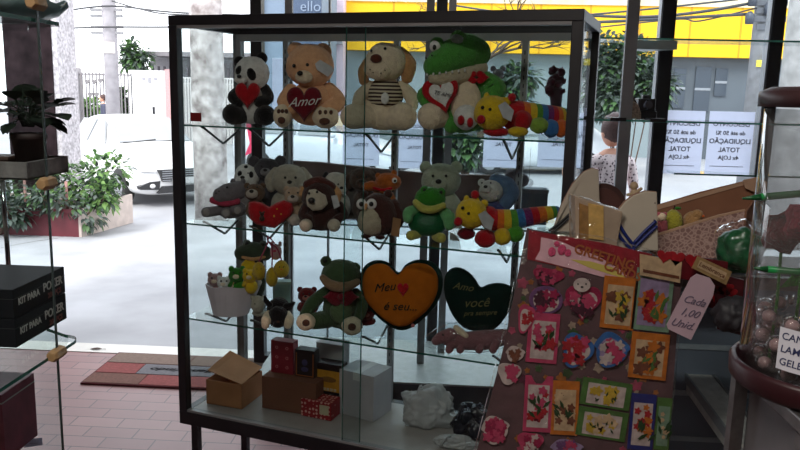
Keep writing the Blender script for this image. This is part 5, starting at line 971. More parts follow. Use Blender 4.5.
me = text_mesh('Bem Vindo', .085, ext=.0004, shear=.3, bold=.002); me.materials.clear(); me.materials.append(mat('black_script', (.02, .02, .03), .8))
for v in me.vertices: x, y, z = v.co; v.co = (.50-x, .245-z*.8, .0142)
o = bpy.data.objects.new('lettering', me); C.objects.link(o); o.parent = f.root
f = F((*atz(96, 349.5, .004)[:2], .0045), 0, 'dead_leaf', 'small dark dried leaf lying on the pale door sill', 'leaf'); mb = MB(); leaf(mb, (-.04, 0, 0.001), (.04, .01, .003), .016, 0); mb.build('blade', brown, f.root); MB().tube([(.04, .01, .003), (.06, .012, .001)], .0012, 5).build('stalk', brown, f.root)
# ================================================================== outside
conc = mat('sidewalk_concrete', (.33, .335, .355), .9, .16, 1.6, .3, 8); asph = mat('street_asphalt', (.33, .33, .345), .9, .08, .8)
gm = MB(); gm.add([(-16, 4.53, 0), (18, 4.53, 0), (18, 9.4, -.03), (-16, 9.4, -.03), (18, 9.4, -.3), (-16, 9.4, -.3), (18, 4.53, -.3), (-16, 4.53, -.3)], [(0, 1, 2, 3), (3, 2, 4, 5), (0, 3, 5, 7), (1, 6, 4, 2), (7, 5, 4, 6), (0, 7, 6, 1)]); struct(gm.build('ground_sidewalk', conc))
struct(MB().box((-60, 9.4, -.5), (60, 70, -.35)).build('ground_street', asph)); 
mb = MB(); mb.box((-3, 10.6, -.349), (1.5, 10.75, -.345)); struct(mb.build('trim_30', mat('pale_blue_line', s2l(140, 200, 215), .8)))
ck = MB(); rnd = random.Random(9); pts = [atz(x, y, -.004) for x, y in ((0, 247), (20, 243), (38, 240), (55, 237), (75, 232), (90, 229))]; pts = [Vector((p.x+rnd.uniform(-.03, .03), p.y, 0.0-(p.y-4.53)*.03/4.87+.001)) for p in pts]
for i in range(5):
    a, b = pts[i], pts[i+1]; ck.add([a, b, b+Vector((.0, .035, 0)), a+Vector((0, .03, 0))], [(0, 1, 2, 3)])
struct(ck.build('trim_31', mat('crack_dark', s2l(90, 84, 80), .9)))
def wally(name, pts, Y, th, m, label=None, cat=None, dy=0, parent=None):
    f = F((aty(sum(p[0] for p in pts)/len(pts), 140, Y).x, Y, -.35), 0, name, label, cat) if parent is None else parent
    q = f.outline(pts, dy/f.k if dy else 0); return f, q
# planter
gz = lambda y: -(y-4.53)*.03/4.87
brk = mat('maroon_planter_tile', s2l(96, 30, 40), .5, .12, 5); rgh = mat('rough_concrete', s2l(190, 176, 168), .9, .12, 10, .4, 30)
pc0 = Vector((-4.04, 8.0, 0)); f = F((-4.04, 8.0, gz(8.0)+.0008), 0, 'planter', 'raised planter with maroon front and pale concrete end beside the entrance', 'planter'); PH = .33
MB().box((-2.6, 0, 0), (0, .03, PH-.02)).build('front_face', brk, f.root); MB().hexa([Vector((0, 0, 0)), Vector((.03, 0, 0)), Vector((.20, 1.0, 0)), Vector((.17, 1.0, 0))], [Vector((0, 0, PH-.02)), Vector((.03, 0, PH-.02)), Vector((.20, 1.0, PH+.03)), Vector((.17, 1.0, PH+.03))]).build('end_face', rgh, f.root)
MB().box((-2.6, .97, 0), (.17, 1.0, PH)).build('rear_face', rgh, f.root); MB().box((-2.6, .03, 0), (-.01, .97, PH-.06)).build('soil', mat('soil', (.06, .04, .03), .95), f.root)
mb = MB(); [MB().tube([(x, .12, PH-.07), (x, .12, PH+.28)], .016, 8).build('rod', mat('rusty_rod', s2l(150, 110, 104), .7), f.root, True) for x in (-.18, -.42, -.66)]
# shrubs: leaf clouds
lfm = [mat('leaf_green', s2l(84, 116, 70), .5, .3, 6, trans=.3), mat('leaf_bright', s2l(120, 155, 86), .5, .3, 6, trans=.3), mat('leaf_grey', s2l(84, 96, 88), .55, .3, 6, trans=.2), mat('leaf_deep', s2l(36, 54, 38), .5, .3, 6, trans=.2)]
def shrub(name, label, cat, group, P, blobs, n, size, mis, seed, stems=True, f=None):
    f = f or F(P, 0, name, label, cat, group); rnd = random.Random(seed); mb = MB()
    for _ in range(n):
        c, r = rnd.choice(blobs); u = Vector((rnd.gauss(0, 1), rnd.gauss(0, 1), rnd.gauss(0, 1))).normalized()*rnd.uniform(.55, 1.05); p = Vector(c)+Vector((u.x*r[0], u.y*r[1], u.z*r[2]))
        if p.z < .01: continue
        d = (u+Vector((rnd.uniform(-.6, .6), rnd.uniform(-.6, .6), rnd.uniform(-.5, .3)))).normalized()*size*rnd.uniform(.7, 1.3); leaf(mb, p, p+d, size*.27, .25, rnd.choice(mis))
    mb.build('foliage', lfm, f.root, True)
    sm_ = MB()
    for c, r in blobs: sm_.tube(smooth_path([(c[0]*.3, c[1]*.3, 0), (c[0]*.7, c[1]*.7, c[2]*.5), c], 3), [.02, .018, .016, .015, .013, .012, .01][:7], 6)
    sm_.build('stems', mat('bark', s2l(90, 72, 60), .9, .2, 20), f.root, True); return f
shrub('flowering_shrub', 'bright green leafy shrub at the right end of the planter', 'shrub', None, (-4.1, 8.55, gz(8.5)+PH-.05), [((-.05, 0, .28), (.38, .3, .22)), ((.12, .1, .42), (.28, .25, .2)), ((-.35, -.1, .3), (.25, .2, .2)), ((.22, -.25, .15), (.15, .2, .22))], 900, .09, [0, 0, 1, 3], 1)
shrub('trailing_shrub', 'grey-green trailing ivy spilling over the planter corner', 'shrub', None, (-4.5, 8.1, gz(8.1)+.01), [((.3, -.12, .36), (.3, .12, .12)), ((.55, -.0, .26), (.14, .2, .2)), ((.1, -.12, .45), (.3, .12, .1))], 420, .08, [2, 2, 0], 2)
shrub('trailing_shrub', 'grey-green leafy creeper covering the left part of the maroon planter face', 'shrub', None, (-5.0, 8.0, gz(8.0)+.01), [((-.1, -.12, .38), (.4, .12, .2)), ((.25, -.14, .28), (.25, .1, .16)), ((-.5, -.1, .35), (.35, .12, .25)), ((-.9, -.1, .4), (.35, .12, .25))], 900, .09, [2, 2, 3], 3)
shrub('garden_shrub', 'dark green shrub growing in the planter behind the creeper', 'shrub', None, (-4.9, 8.45, gz(8.5)+PH-.05), [((0, 0, .25), (.5, .25, .25)), ((-.7, 0, .25), (.5, .25, .25)), ((-1.3, 0, .25), (.5, .25, .25))], 900, .1, [3, 0], 4)
# granite pillar
xa, xb, xc = aty(7, 100, 9.2).x, aty(54, 100, 9.2).x, aty(59, 100, 9.2).x
f = F((xb, 9.2, gz(9.2)+.0008), 0, 'granite_pillar', 'tall building pillar clad in dark brown granite with a rough pale side', 'pillar'); gr = mat('brown_granite', s2l(24, 16, 19), .6, .35, 5, .1, 12, col2=s2l(46, 35, 38), spec=.06); rp_ = mat('speckled_render', s2l(182, 178, 182), .95, .4, 26, .9, 30)
MB().box((xa-xb, 0, 0), (0, .5, 4.2)).build('granite_face', gr, f.root); MB().box((0, .02, 0), (xc-xb, .5, 4.2)).build('rendered_side', rp_, f.root)
# thick peeling trunk-like post
P = Vector((*aty(212, 214, 10.0)[:2], 0)); f = F((P.x, 10.0, -.349), 0, 'concrete_post', 'thick pale concrete post with peeling grey paint seen through the left of the display case', 'post'); pp = mat('peeling_paint', s2l(148, 136, 134), .95, .3, 7, .8, 12, col2=s2l(205, 198, 196))
k = f.k; MB().tube([(0, 0, 0), (-.01, 0, 1.2), (-.03, 0, 3.0), (-.05, 0, 5)], [16.5*k, 16*k, 15.5*k, 15*k], 28).build('shaft', pp, f.root, True); MB().tube([(0, 0, .0), (0, 0, .06)], [19*k, 17.5*k], 28).build('foot', pp, f.root, True)
# utility poles
def pole(label, x, Y, w, mt, extra=None, h=9):
    P = aty(x, 60, Y); f = F((P.x, Y, -.35), 0, 'utility_pole', label, 'pole'); k = f.k; MB().tube([(0, 0, 0), (0, 0, h)], [w*k/2*1.08, w*k/2*.9], 20).build('shaft', mt, f.root, True)
    return f
cp = mat('pole_concrete', s2l(168, 164, 168), .9, .15, 6)
f = pole('pale concrete utility pole with cross brackets beyond the parked white car', 111, 17, 13, cp)
for y in (10, 16, 27, 33): 
    z = f.pix(111, y).z; MB().box((-.42, -.05, z-.03), (.3, .05, z+.03)).build('bracket', mat('bracket_grey', (.25, .25, .26), .6), f.root)
z = f.pix(111, 48).z; MB().box((-.16, -.18, z-.12), (.16, -.13, z+.12)).build('sign_plate', mat('plate_white', s2l(220, 210, 200), .6), f.root)
f = pole('grey concrete utility pole with equipment in front of the yellow building', 760, 14.5, 19, mat('pole_grey', s2l(132, 132, 134), .9, .2, 6))
for y, w_ in ((4, .3), (12, .24), (20, .3), (28, .2)): z = f.pix(760, y).z; MB().box((-w_, -.22, z-.05), (w_, -.16, z+.05)).build('bracket', mat('equipment_grey', s2l(90, 92, 98), .6), f.root)
for x, y in ((752, 6), (768, 15), (749, 24)): q = f.pix(x, y, -.25); MB().tube([q, q+Vector((0, 0, .16)), q+Vector((0, 0, .22))], [.07, .08, .03], 12).build('insulator', mat('insulator_grey', s2l(70, 74, 84), .4), f.root, True)
z = f.pix(760, 64).z; MB().box((-.14, -.22, z-.06), (.14, -.195, z+.06)).build('yellow_plate', mat('plate_yellow', s2l(220, 200, 70), .6), f.root)
f = pole('broad rough concrete column at the right edge beyond the window', 803, 9.0, 36, mat('column_rough', s2l(150, 148, 146), .95, .2, 8, .5, 30), h=5)
MB().tube([(0, 0, 0), (0, 0, .1)], .26, 20).build('foot', cp, f.root)
wm = mat('cable_black', (.05, .05, .055), .6)
def wire(label, pts, Y0, Y1, r=.02):
    P0 = aty(*pts[0], Y0); f = F((P0.x, Y0, P0.z), 0); n = len(pts); W_ = [aty(x, y, Y0+(Y1-Y0)*i/(n-1)) for i, (x, y) in enumerate(pts)]
    me = MB().tube(smooth_path(W_, 5), r, 6).build('power_line', wm, None, True); tag(me, label, 'cable', 'overhead power lines across the street')
wire('upper overhead power cable crossing the yellow building', [(560, 14), (640, 17), (700, 12), (757, 2)], 14.8, 14.3, .028); wire('lower overhead power cable crossing the yellow building', [(560, 22), (600, 22), (660, 19), (750, 14)], 15, 14.3, .028)
wire('thin sagging cable under the two thick ones by the yellow building', [(575, 30), (620, 25), (680, 19), (700, 21), (757, 8)], 15.2, 14.3, .014); wire('upper thin power line at the left beyond the utility pole', [(70, 10), (112, 6), (170, 12), (240, 15)], 16.8, 16.8, .02); wire('lower thin power line at the left beyond the utility pole', [(72, 28), (112, 27), (170, 27), (240, 25)], 16.8, 16.8, .02)
wire('sagging thin cable between pole and shop at the left', [(112, 1), (140, 9), (168, 14), (240, 16)], 16.7, 15, .016); wire('thin cable above the yellow building right of the case', [(452, 5), (500, 12), (560, 16), (640, 10), (750, -2)], 15, 14.2, .018)
# far side of the street
FYY = 27.0
def farbox(name, label, cat, x0, y0, x1, y1, Y, dep, m, group=None):
    f = F((aty(x0, 140, Y).x, Y, -.349), 0, name, label, cat, group); a = f.pix(x0, y0); b = f.pix(x1, y1); w = f.pix(x1, y0).x
    return f, w, a.z, b.z
f, w, h, _ = farbox('gate_wall', 'white metal gate panel set between the fence and a pinkish post', 'gate', 131, 70, 165, 141, 27, .15, None)
MB().box((0, 0, 0), (w, .12, h)).build('panel', mat('gate_white', s2l(235, 235, 235), .7, .03), f.root); MB().box((w, -.05, 0), (w+.3, .2, h+.05)).build('post', mat('post_pink', s2l(190, 150, 150), .8), f.root); MB().box((w-.5, -.03, h*.4), (w-.42, 0, h*.5)).build('handle', black, f.root)
mb = MB(); [mb.box((.5+.22*i, -.02, h-.35-.1*(i % 2)), (.62+.22*i, 0, h-.25)) for i in range(3)]; mb.build('number_plate', mat('grey_print', s2l(150, 150, 155), .7), f.root)
f, w, h, _ = farbox('iron_fence', 'grey iron railing fence with heart shaped ornaments beyond the street', 'fence', 78, 72, 131, 139, 27, .1, None); ir = mat('iron_grey', s2l(120, 116, 118), .7)
nb = 16; 
for i in range(nb+1): MB().box((w*i/nb-.02, 0, 0), (w*i/nb+.02, .04, h)).build('bar', ir, f.root)
MB().box((0, -.01, h-.1), (w, .05, h-.04)).build('top_rail', ir, f.root); MB().box((0, -.01, .1), (w, .05, .16)).build('bottom_rail', ir, f.root); MB().box((-.15, -.1, 0), (.15, .2, h+.15)).build('post', cp, f.root)
for (x, y) in ((88, 82), (95, 82), (101, 81), (91, 95), (97, 95)): MB().prism(f.outline(heart_pts(x, y, 5.5, 5)), -.06, -.03).build('heart_ornament', ir, f.root)
f, w, h, _ = farbox('slatted_gate', 'pale vertical slatted gate right of the pinkish post, seen beside the concrete post', 'gate', 172, 78, 300, 140, 27.2, .1, None); sl = mat('slat_white', s2l(200, 196, 194), .7)
for i in range(46): MB().box((w*i/46, 0, 0), (w*i/46+.07, .04, h)).build('slat', sl, f.root)
MB().box((0, .04, h-.15), (w, .1, h)).build('top_rail', mat('rail_dark', s2l(90, 86, 92), .7), f.root); MB().box((0, .1, 0), (w, .14, h-.2)).build('back_sheet', mat('sheet_pale', s2l(225, 220, 220), .8), f.root)
f, w, h, _ = farbox('house', 'low white house with a dark railing terrace behind the gates', 'house', 137, 76, 262, 140, 30, 4, None)
MB().box((0, 0, 0), (w, 5, h)).build('wall', mat('house_white', s2l(225, 222, 222), .9, .04), f.root); zt3 = f.pix(150, 56).z; MB().hexa([Vector((0, -.3, zt3)), Vector((w, -.3, zt3)), Vector((w, 5, zt3)), Vector((0, 5, zt3))], [Vector((.2, -.3, zt3+.18)), Vector((w, -.3, zt3+.18)), Vector((w, 5, zt3+.18)), Vector((.2, 5, zt3+.18))]).build('roof_slab', mat('roof_grey', s2l(130, 126, 130), .9), f.root)
for i in range(22): MB().box((w*i/22, 0.02, h), (w*i/22+.07, .1, f.pix(150, 66).z)).build('railing_bar', mat('rail_dark', s2l(90, 86, 92), .7), f.root)
MB().box((.2, 1.2, h), (w, 4.8, zt3)).build('upper_room', mat('room_grey', s2l(170, 168, 172), .9), f.root)
f, w, h, _ = farbox('office_building', 'blue-grey building with pale door panels behind the orange bear', 'building', 264, -30, 322, 140, 22, 4, None)
MB().box((0, 0, 0), (w, 3, h)).build('wall', mat('bluegrey_wall', s2l(128, 140, 156), .8, .08, 1), f.root); x0 = f.pix(289, 60).x; MB().box((x0, -.06, f.pix(300, 60).z), (w, -.005, h)).build('sign_board', mat('navy_sign', s2l(72, 84, 106), .6), f.root)
text('ello', 14*f.k, mat('sign_letters', s2l(130, 140, 158), .6), f.root, f.pix(311, 7)+Vector((0, -.08, 0)), 0, ext=.01); MB().box((f.pix(273, 60).x, -.04, 0), (f.pix(282, 60).x, -.005, f.pix(276, 58).z)).build('door_panel', mat('door_pale', s2l(215, 220, 228), .7), f.root)
MB().box((-.2, -.2, 0), (0, 0, h)).build('corner_column', mat('colm', s2l(80, 84, 92), .7), f.root)
f, w, h, _ = farbox('house', 'narrow white and pink house between the blue-grey building and the yellow wall', 'house', 325, -30, 344, 140, 25.35, 4, None)
MB().box((0, 0, 0), (w, .7, h)).build('wall', mat('house_pinkish', s2l(225, 200, 208), .9), f.root); MB().box((w*.2, -.05, f.pix(330, 40).z), (w*.5, 0, f.pix(330, 14).z)).build('window_frame', mat('pane_grey', s2l(120, 130, 140), .3), f.root); MB().box((0, -.3, h*.6), (w, 0, h*.62)).build('ledge', cp, f.root)
# yellow building
f = F((aty(344, 140, 26).x, 26, -.349), 0, 'yellow_building', 'long bright yellow commercial building with a grey ground floor across the street', 'building'); w = f.pix(792, 30).x; zy0 = f.pix(700, 57).z; zy1 = f.pix(700, 7).z
yw = mat('yellow_facade', s2l(250, 190, 12), .7, .05, .4); gw = mat('grey_shopfront', s2l(86, 92, 98), .6, .2, .5)
MB().box((0, 0, zy0), (w, 6, zy1)).build('yellow_band', yw, f.root); xg = f.pix(664, 80).x; MB().box((xg, .4, 0), (w, 6, zy0-.002)).build('ground_floor', gw, f.root); MB().box((0, .4, 0), (xg-.01, 6, zy0-.002)).build('pale_ground_floor', mat('pale_front', s2l(135, 146, 148), .8, .1, .5), f.root)
MB().box((0, -.06, zy1), (w, 6, zy1+.22)).build('parapet', mat('parapet_pale', s2l(225, 205, 170), .8, .2, 2), f.root)
for i in range(1, 9): MB().box((w*i/9-.03, -.012, zy0), (w*i/9+.03, -.001, zy1)).build('panel_joint', mat('yellow_joint', s2l(215, 150, 10), .7), f.root)
for (x0, x1, y0, y1) in ((678, 690, 68, 108), (700, 716, 66, 112), (720, 732, 68, 96)):
    wi = MB().box((f.pix(x0, y0, 0).x, .34, f.pix(x0, y1, 0).z), (f.pix(x1, y0, 0).x, .399, f.pix(x0, y0, 0).z)).build('shop_window', mat('dark_pane', s2l(58, 66, 76), .2), f.root)
    xa_ = f.pix(x0, y0).x; xb_ = f.pix(x1, y0).x; zz_ = f.pix(x0, (y0+y1)/2).z; MB().box((xa_, .32, zz_-.04), (xb_, .34, zz_+.04)).build('glazing_bar', alu_l, wi)
for x0 in (520, 500): MB().box((f.pix(x0, 80).x, .3, 0), (f.pix(x0+14, 80).x, .399, f.pix(x0, 66).z)).build('shop_door', mat('teal_pane', s2l(96, 116, 122), .4), f.root)
# white lattice and railing
f = F((aty(580, 140, 24).x, 24, -.349), 0, 'white_gate', 'white slatted gate left of the green bush, beside the right post of the case', 'gate'); w = f.pix(594, 90).x; h = f.pix(585, 60).z
for i in range(7): MB().box((w*i/7, 0, .3), (w*i/7+.06, .05, h)).build('slat', sl, f.root)
MB().box((0, -.02, h), (w, .06, h+.08)).build('top_rail', sl, f.root); MB().box((0, .06, 0), (w, .1, .9)).build('kick_panel', sl, f.root)
f = F((aty(776, 140, 24).x, 24, -.349), 0, 'white_railing', 'white railing between the black mullion and the rough column at the right', 'railing'); w = f.pix(790, 90).x; h = f.pix(785, 60).z; zl = f.pix(785, 80).z
for i in range(6): MB().box((w*i/6, 0, zl), (w*i/6+.08, .05, h)).build('bar', sl, f.root)
MB().box((0, -.02, h), (w, .06, h+.1)).build('top_rail', sl, f.root); MB().box((0, 0, 0), (w, .2, zl)).build('low_wall', cp, f.root)
# trees and bushes
def bush(label, x, ytop, ybot, wpx, Y, n, size, mis, seed, name='bush', z0=-.349):
    P = aty(x, 140, Y); f = F((P.x, Y, z0), 0, name, label, name if name == 'tree' else 'bush'); k = f.k; zt_ = f.pix(x, ytop).z; zb_ = max(f.pix(x, ybot).z, .0); h = zt_-zb_; rx = wpx*k/2
    rnd = random.Random(seed); bl = [((rnd.uniform(-.6, .6)*rx, rnd.uniform(-.3, .3)*rx, zb_+h*rnd.uniform(.3, .78)), (rx*.5, rx*.45, h*.27)) for _ in range(9)]
    shrub(name, label, None, None, None, bl, n, size, mis, seed, f=f); return f
bush('large pale green bush in front of the yellow building', 628, 36, 122, 92, 19, 4200, .2, [0, 2, 2, 3], 11); bush('green hedge behind the iron fence at the left', 92, 97, 124, 46, 28.2, 700, .25, [1, 0], 12)
bush('sparse green tree rising behind the white gate', 138, 40, 76, 30, 29, 420, .3, [0, 2], 13, 'tree'); bush('green bush behind the iron fence beside the utility pole', 124, 85, 130, 18, 28.3, 500, .25, [0, 3], 14)
bush('leafy potted palm outside the window below the crocodile', 458, 122, 172, 44, 8.6, 700, .13, [0, 3, 2], 15, z0=gz(8.6)); bush('dark green tree crown behind the crocodile and yellow building', 505, 60, 118, 55, 22, 1100, .25, [3, 2, 0], 16, 'tree')
# bare branches tree
f = F((aty(480, 140, 23).x, 23, -.349), 0, 'bare_tree', 'bare branching tree whose twigs show above the top frame of the case', 'tree'); rnd = random.Random(21); mb = MB(); tw = MB()
mb.tube([(0, 0, 0), (.05, 0, 2), (0, 0, 3.2)], [.16, .13, .1], 10)
def br(mb, p, d, l, r, lv):
    q = p+d*l; m_ = p.lerp(q, .5)+Vector((rnd.uniform(-.1, .1), rnd.uniform(-.1, .1), rnd.uniform(-.05, .1)))*l; mb.tube([p, m_, q], [r, r*.85, r*.7], 5)
    if lv:
        for _ in range(3): br(mb, q if rnd.random() > .3 else m_, (d+Vector((rnd.uniform(-.9, .9), rnd.uniform(-.5, .5), rnd.uniform(-.35, .5)))).normalized(), l*.68, r*.6, lv-1)
for a in range(6): br(tw, Vector((0, 0, 3.0)), Vector((math.cos(a*1.05)*.9, math.sin(a*1.05)*.4, .35)).normalized(), 1.1, .05, 4)
mb.build('trunk', _m['bark'], f.root, True); tw.build('branches', _m['bark'], f.root, True)
# pink banner
f = F((aty(250, 140, 12.8).x, 12.8, -.349), 0, 'feather_banner', 'bright pink curved feather banner beyond the left of the display case', 'banner'); q = f.outline([(246, 122), (254, 120), (255, 140), (253, 152), (245, 156), (247, 150), (250, 143), (248, 134)])
MB().prism(q, -.01, .01).build('cloth', mat('banner_pink', s2l(225, 70, 110), .7, .1, trans=.3), f.root); xp = f.pix(255, 140).x; MB().tube([(xp, .02, 0), (xp, .02, f.pix(255, 118).z)], .015, 8).build('pole', alu_l, f.root); MB().lathe([(0, 0), (.2, 0), (.2, .04), (0, .06)], 20, (xp, .02, 0)).build('foot', black, f.root)
# ------------------------------------------------------------------ cars
cwh = mat('car_white_paint', (.80, .80, .80), .18, .02, spec=.6); cglass = mat('car_glass', s2l(140, 143, 146), .12, .04, 2, spec=.5); tyre = mat('tyre_rubber', (.02, .02, .02), .8); trimb = mat('car_black_trim', (.02, .02, .022), .4)
def car(label, P, yaw, paint):
    f = F(P, yaw, 'car', label, 'car'); r = f.root   # car points along -Y in its own frame, width along X
    # sections along length: (y, half width, z bottom, z belt, z top, half width top)
    secs = [(-2.05, .55, .34, .50, .56, .45), (-2.0, .74, .22, .52, .66, .62), (-1.85, .83, .18, .58, .76, .72), (-1.5, .87, .18, .68, .88, .74), (-1.05, .875, .18, .78, .97, .74), (-.8, .88, .18, .86, 1.02, .73),
            (-.25, .88, .18, .92, 1.36, .60), (.2, .88, .18, .93, 1.47, .56), (.9, .88, .18, .95, 1.48, .55), (1.35, .87, .18, .96, 1.36, .56), (1.7, .85, .2, .95, 1.06, .64), (1.95, .8, .25, .88, .94, .62), (2.02, .7, .35, .8, .84, .55)]
    N_ = 20; vs = []
    for (y, hw, zb_, zm, zt_, ht) in secs:
        half = [(0, zb_), (hw*.75, zb_), (hw*.96, zb_+.06), (hw, (zb_+zm)/2), (hw*.985, zm*.93), (hw*.95, zm), (ht+(hw*.95-ht)*.5, (zm+zt_)/2), (ht, zt_-.035), (ht*.8, zt_-.01), (ht*.4, zt_), ]
        ring_ = [(x, z) for x, z in half]+[(0, zt_+.004)]+[(-x, z) for x, z in half[::-1][:-1]]
        vs.append([(x, y, z) for x, z in ring_])
    n = len(vs[0]); mb = MB(); fs = []
    for i in range(len(vs)-1):
        for k in range(n): fs.append((i*n+k, i*n+(k+1) % n, (i+1)*n+(k+1) % n, (i+1)*n+k))
    fs.append(tuple(range(n))); fs.append(tuple((len(vs)-1)*n+k for k in range(n)))
    o = mb.add(sum(vs, []), fs).build('body_shell', paint, r, True); sb = o.modifiers.new('sub', 'SUBSURF'); sb.levels = 1; sb.render_levels = 1
    # windscreen, side windows as slightly proud shells
    ws_ = [Vector((-.66, -.83, 1.0)), Vector((.66, -.83, 1.0)), Vector((.55, -.17, 1.40)), Vector((-.55, -.17, 1.40))]; of = Vector((0, -.025, .035))
    MB().hexa([p+of*.3 for p in ws_], [p+of for p in ws_]).build('windscreen', cglass, r, bevel=.01)
    for s in (-1, 1):
        for (ya, yb, yc, yd) in ((-.55, .28, .25, -.1), (.34, 1.2, 1.05, .34)):
            sq = [Vector((s*.80, ya, 1.0)), Vector((s*.80, yb, 1.0)), Vector((s*.60, yc, 1.38)), Vector((s*.60, yd, 1.38))]; MB().hexa(sq, [p+Vector((s*.03, 0, .01)) for p in sq]).build('side_window', cglass, r)
        for y in (-1.3, 1.25):
            wh = MB().tube([(s*.70, y, .31), (s*.72, y, .31), (s*.87, y, .31), (s*.885, y, .31)], [.29, .31, .31, .29], 28).build('wheel', tyre, r, True); MB().tube([(s*.886, y, .31), (s*.892, y, .31)], [.2, .17], 10).build('hubcap', alu_l, wh)
        MB().ell((s*.93, -.62, 1.03), (.10, .06, .07), sub=2, lump=0).build('wing_mirror', paint, r, True)
        MB().hexa([Vector((s*.50, -2.03, .66)), Vector((s*.72, -1.96, .68)), Vector((s*.82, -1.62, .79)), Vector((s*.60, -1.8, .76))], [Vector((s*.51, -2.07, .60)), Vector((s*.74, -1.99, .61)), Vector((s*.875, -1.62, .71)), Vector((s*.62, -2.0, .62))]).build('headlight', mat('headlight_glass', (.6, .62, .64), .1, .05), r, bevel=.01)
        fg_ = MB().prism([(s*.46, .30), (s*.78, .32), (s*.80, .37), (s*.62, .44), (s*.44, .45)], -2.045, -1.9).build('fog_lamp_bezel', trimb, r); MB().ell((s*.58, -2.05, .37), (.05, .03, .04), sub=2, lump=0).build('fog_lamp', mat('lamp_clear', (.7, .7, .7), .1, .02), fg_, True)
    g_ = MB().prism([(-.42, .44), (.42, .44), (.48, .64), (-.48, .64)], -2.10, -1.95).build('grille', trimb, r)
    for i in range(5): MB().box((-.43, -2.115, .455+i*.038), (.43, -2.10, .468+i*.038)).build('grille_bar', alu_l, g_)
    MB().prism([(-.5, .24), (.5, .24), (.42, .36), (-.42, .36)], -2.07, -1.95).build('lower_grille', trimb, r); MB().box((-.26, -2.125, .40), (.26, -2.11, .50)).build('number_plate', mat('plate_grey', s2l(190, 190, 190), .5), r)
    mb = MB(); mb.tube([(-.6, -.86, 1.01), (.0, -.84, 1.06)], .012, 6); mb.tube([(0, -.86, 1.02), (.55, -.84, 1.05)], .012, 6); mb.build('wipers', trimb, r)
    return f
# white car: front left wheel bottom near pixel (125,205)
Pc = atz(119, 204, -.35); cyaw = math.radians(44); car('white hatchback parked at the kerb facing the shop, seen left of the case', (Pc.x-(math.cos(cyaw)*-.88-math.sin(cyaw)*-1.3), Pc.y-(math.sin(cyaw)*-.88+math.cos(cyaw)*-1.3), -.349), cyaw, cwh)
Pc = aty(330, 200, 14.5); car('silver-white car parked side-on seen behind the middle shelf toys', (Pc.x-.7, 17.8, -.349), math.radians(78), mat('silver_paint', (.6, .62, .66), .2, .03))
Pc = aty(520, 200, 20); car('pale car parked across the street behind the posters', (Pc.x+.3, 20.2, -.349), math.radians(-84), mat('pale_paint', (.7, .72, .74), .2, .03))
# ------------------------------------------------------------------ people
def person(label, P, yaw, joints, edges, rad, mats_, head, hairf, cloth=None):
    f = F(P, yaw, 'person', label, 'person'); me = bpy.data.meshes.new('body'); me.from_pydata(joints, edges, []); o = bpy.data.objects.new('body', me); C.objects.link(o); o.parent = f.root
    sk = o.modifiers.new('skin', 'SKIN'); 
    if not me.skin_vertices: 
        bm = bmesh.new(); bm.from_mesh(me); bm.verts.layers.skin.verify(); bm.to_mesh(me); bm.free()
    for i, (v, r_) in enumerate(zip(me.skin_vertices[0].data, rad)): v.radius = r_ if isinstance(r_, tuple) else (r_, r_); v.use_root = (i == 0)
    s2 = o.modifiers.new('sub', 'SUBSURF'); s2.levels = 1; s2.render_levels = 2
    bpy.context.view_layer.update(); dg = bpy.context.evaluated_depsgraph_get(); m2 = bpy.data.meshes.new_from_object(o.evaluated_get(dg)); o.modifiers.clear(); o.data = m2
    m2.materials.clear(); [m2.materials.append(m) for m in mats_]
    for p in m2.polygons: p.use_smooth = True; p.material_index = cloth(p.center) if cloth else 0
    skn = mats_[0]
    hd_ = MB().ell(head, (.075, .09, .11), sub=3, lump=.02); hd_.ell((head[0], head[1]-.09, head[2]-.015), (.014, .02, .022), sub=2, lump=0)
    for s in (-1, 1): hd_.ell((head[0]+s*.076, head[1]+.01, head[2]-.01), (.012, .022, .03), sub=2, lump=0)
    h = hd_.build('head', skn, f.root, True); ey = MB(); [ey.ell((head[0]+s*.03, head[1]-.08, head[2]+.015), (.011, .01, .008), sub=1, lump=0) for s in (-1, 1)]; ey.build('eyes', blackp, h, True); MB().ell((head[0], head[1]-.082, head[2]-.055), (.024, .012, .007), sub=1, lump=0).build('mouth', dkred, h, True)
    hairf(f, head); return f
skin = mat('skin', s2l(205, 150, 125), .6, .06); jeans = mat('jeans', s2l(60, 66, 90), .9, .1, 30); shirtd = mat('dark_shirt', s2l(70, 72, 90), .9, .1); blouse = mat('patterned_blouse', s2l(214, 196, 194), .9, .1)
nt = blouse.node_tree; vv = nt.nodes.new('ShaderNodeTexVoronoi'); vv.inputs['Scale'].default_value = 48; tc = nt.nodes.new('ShaderNodeTexCoord'); nt.links.new(tc.outputs['Object'], vv.inputs['Vector']); rp = nt.nodes.new('ShaderNodeValToRGB'); rp.color_ramp.elements[0].color = (*s2l(70, 48, 60), 1); rp.color_ramp.elements[1].color = (*s2l(225, 205, 204), 1); rp.color_ramp.elements[0].position = .25; rp.color_ramp.elements[1].position = .42
nt.links.new(vv.outputs['Distance'], rp.inputs['Fac']); nt.links.new(rp.outputs['Color'], nt.nodes['Principled BSDF'].inputs['Base Color'])
hairb = mat('brown_hair', s2l(70, 44, 40), .6, .25, 60)
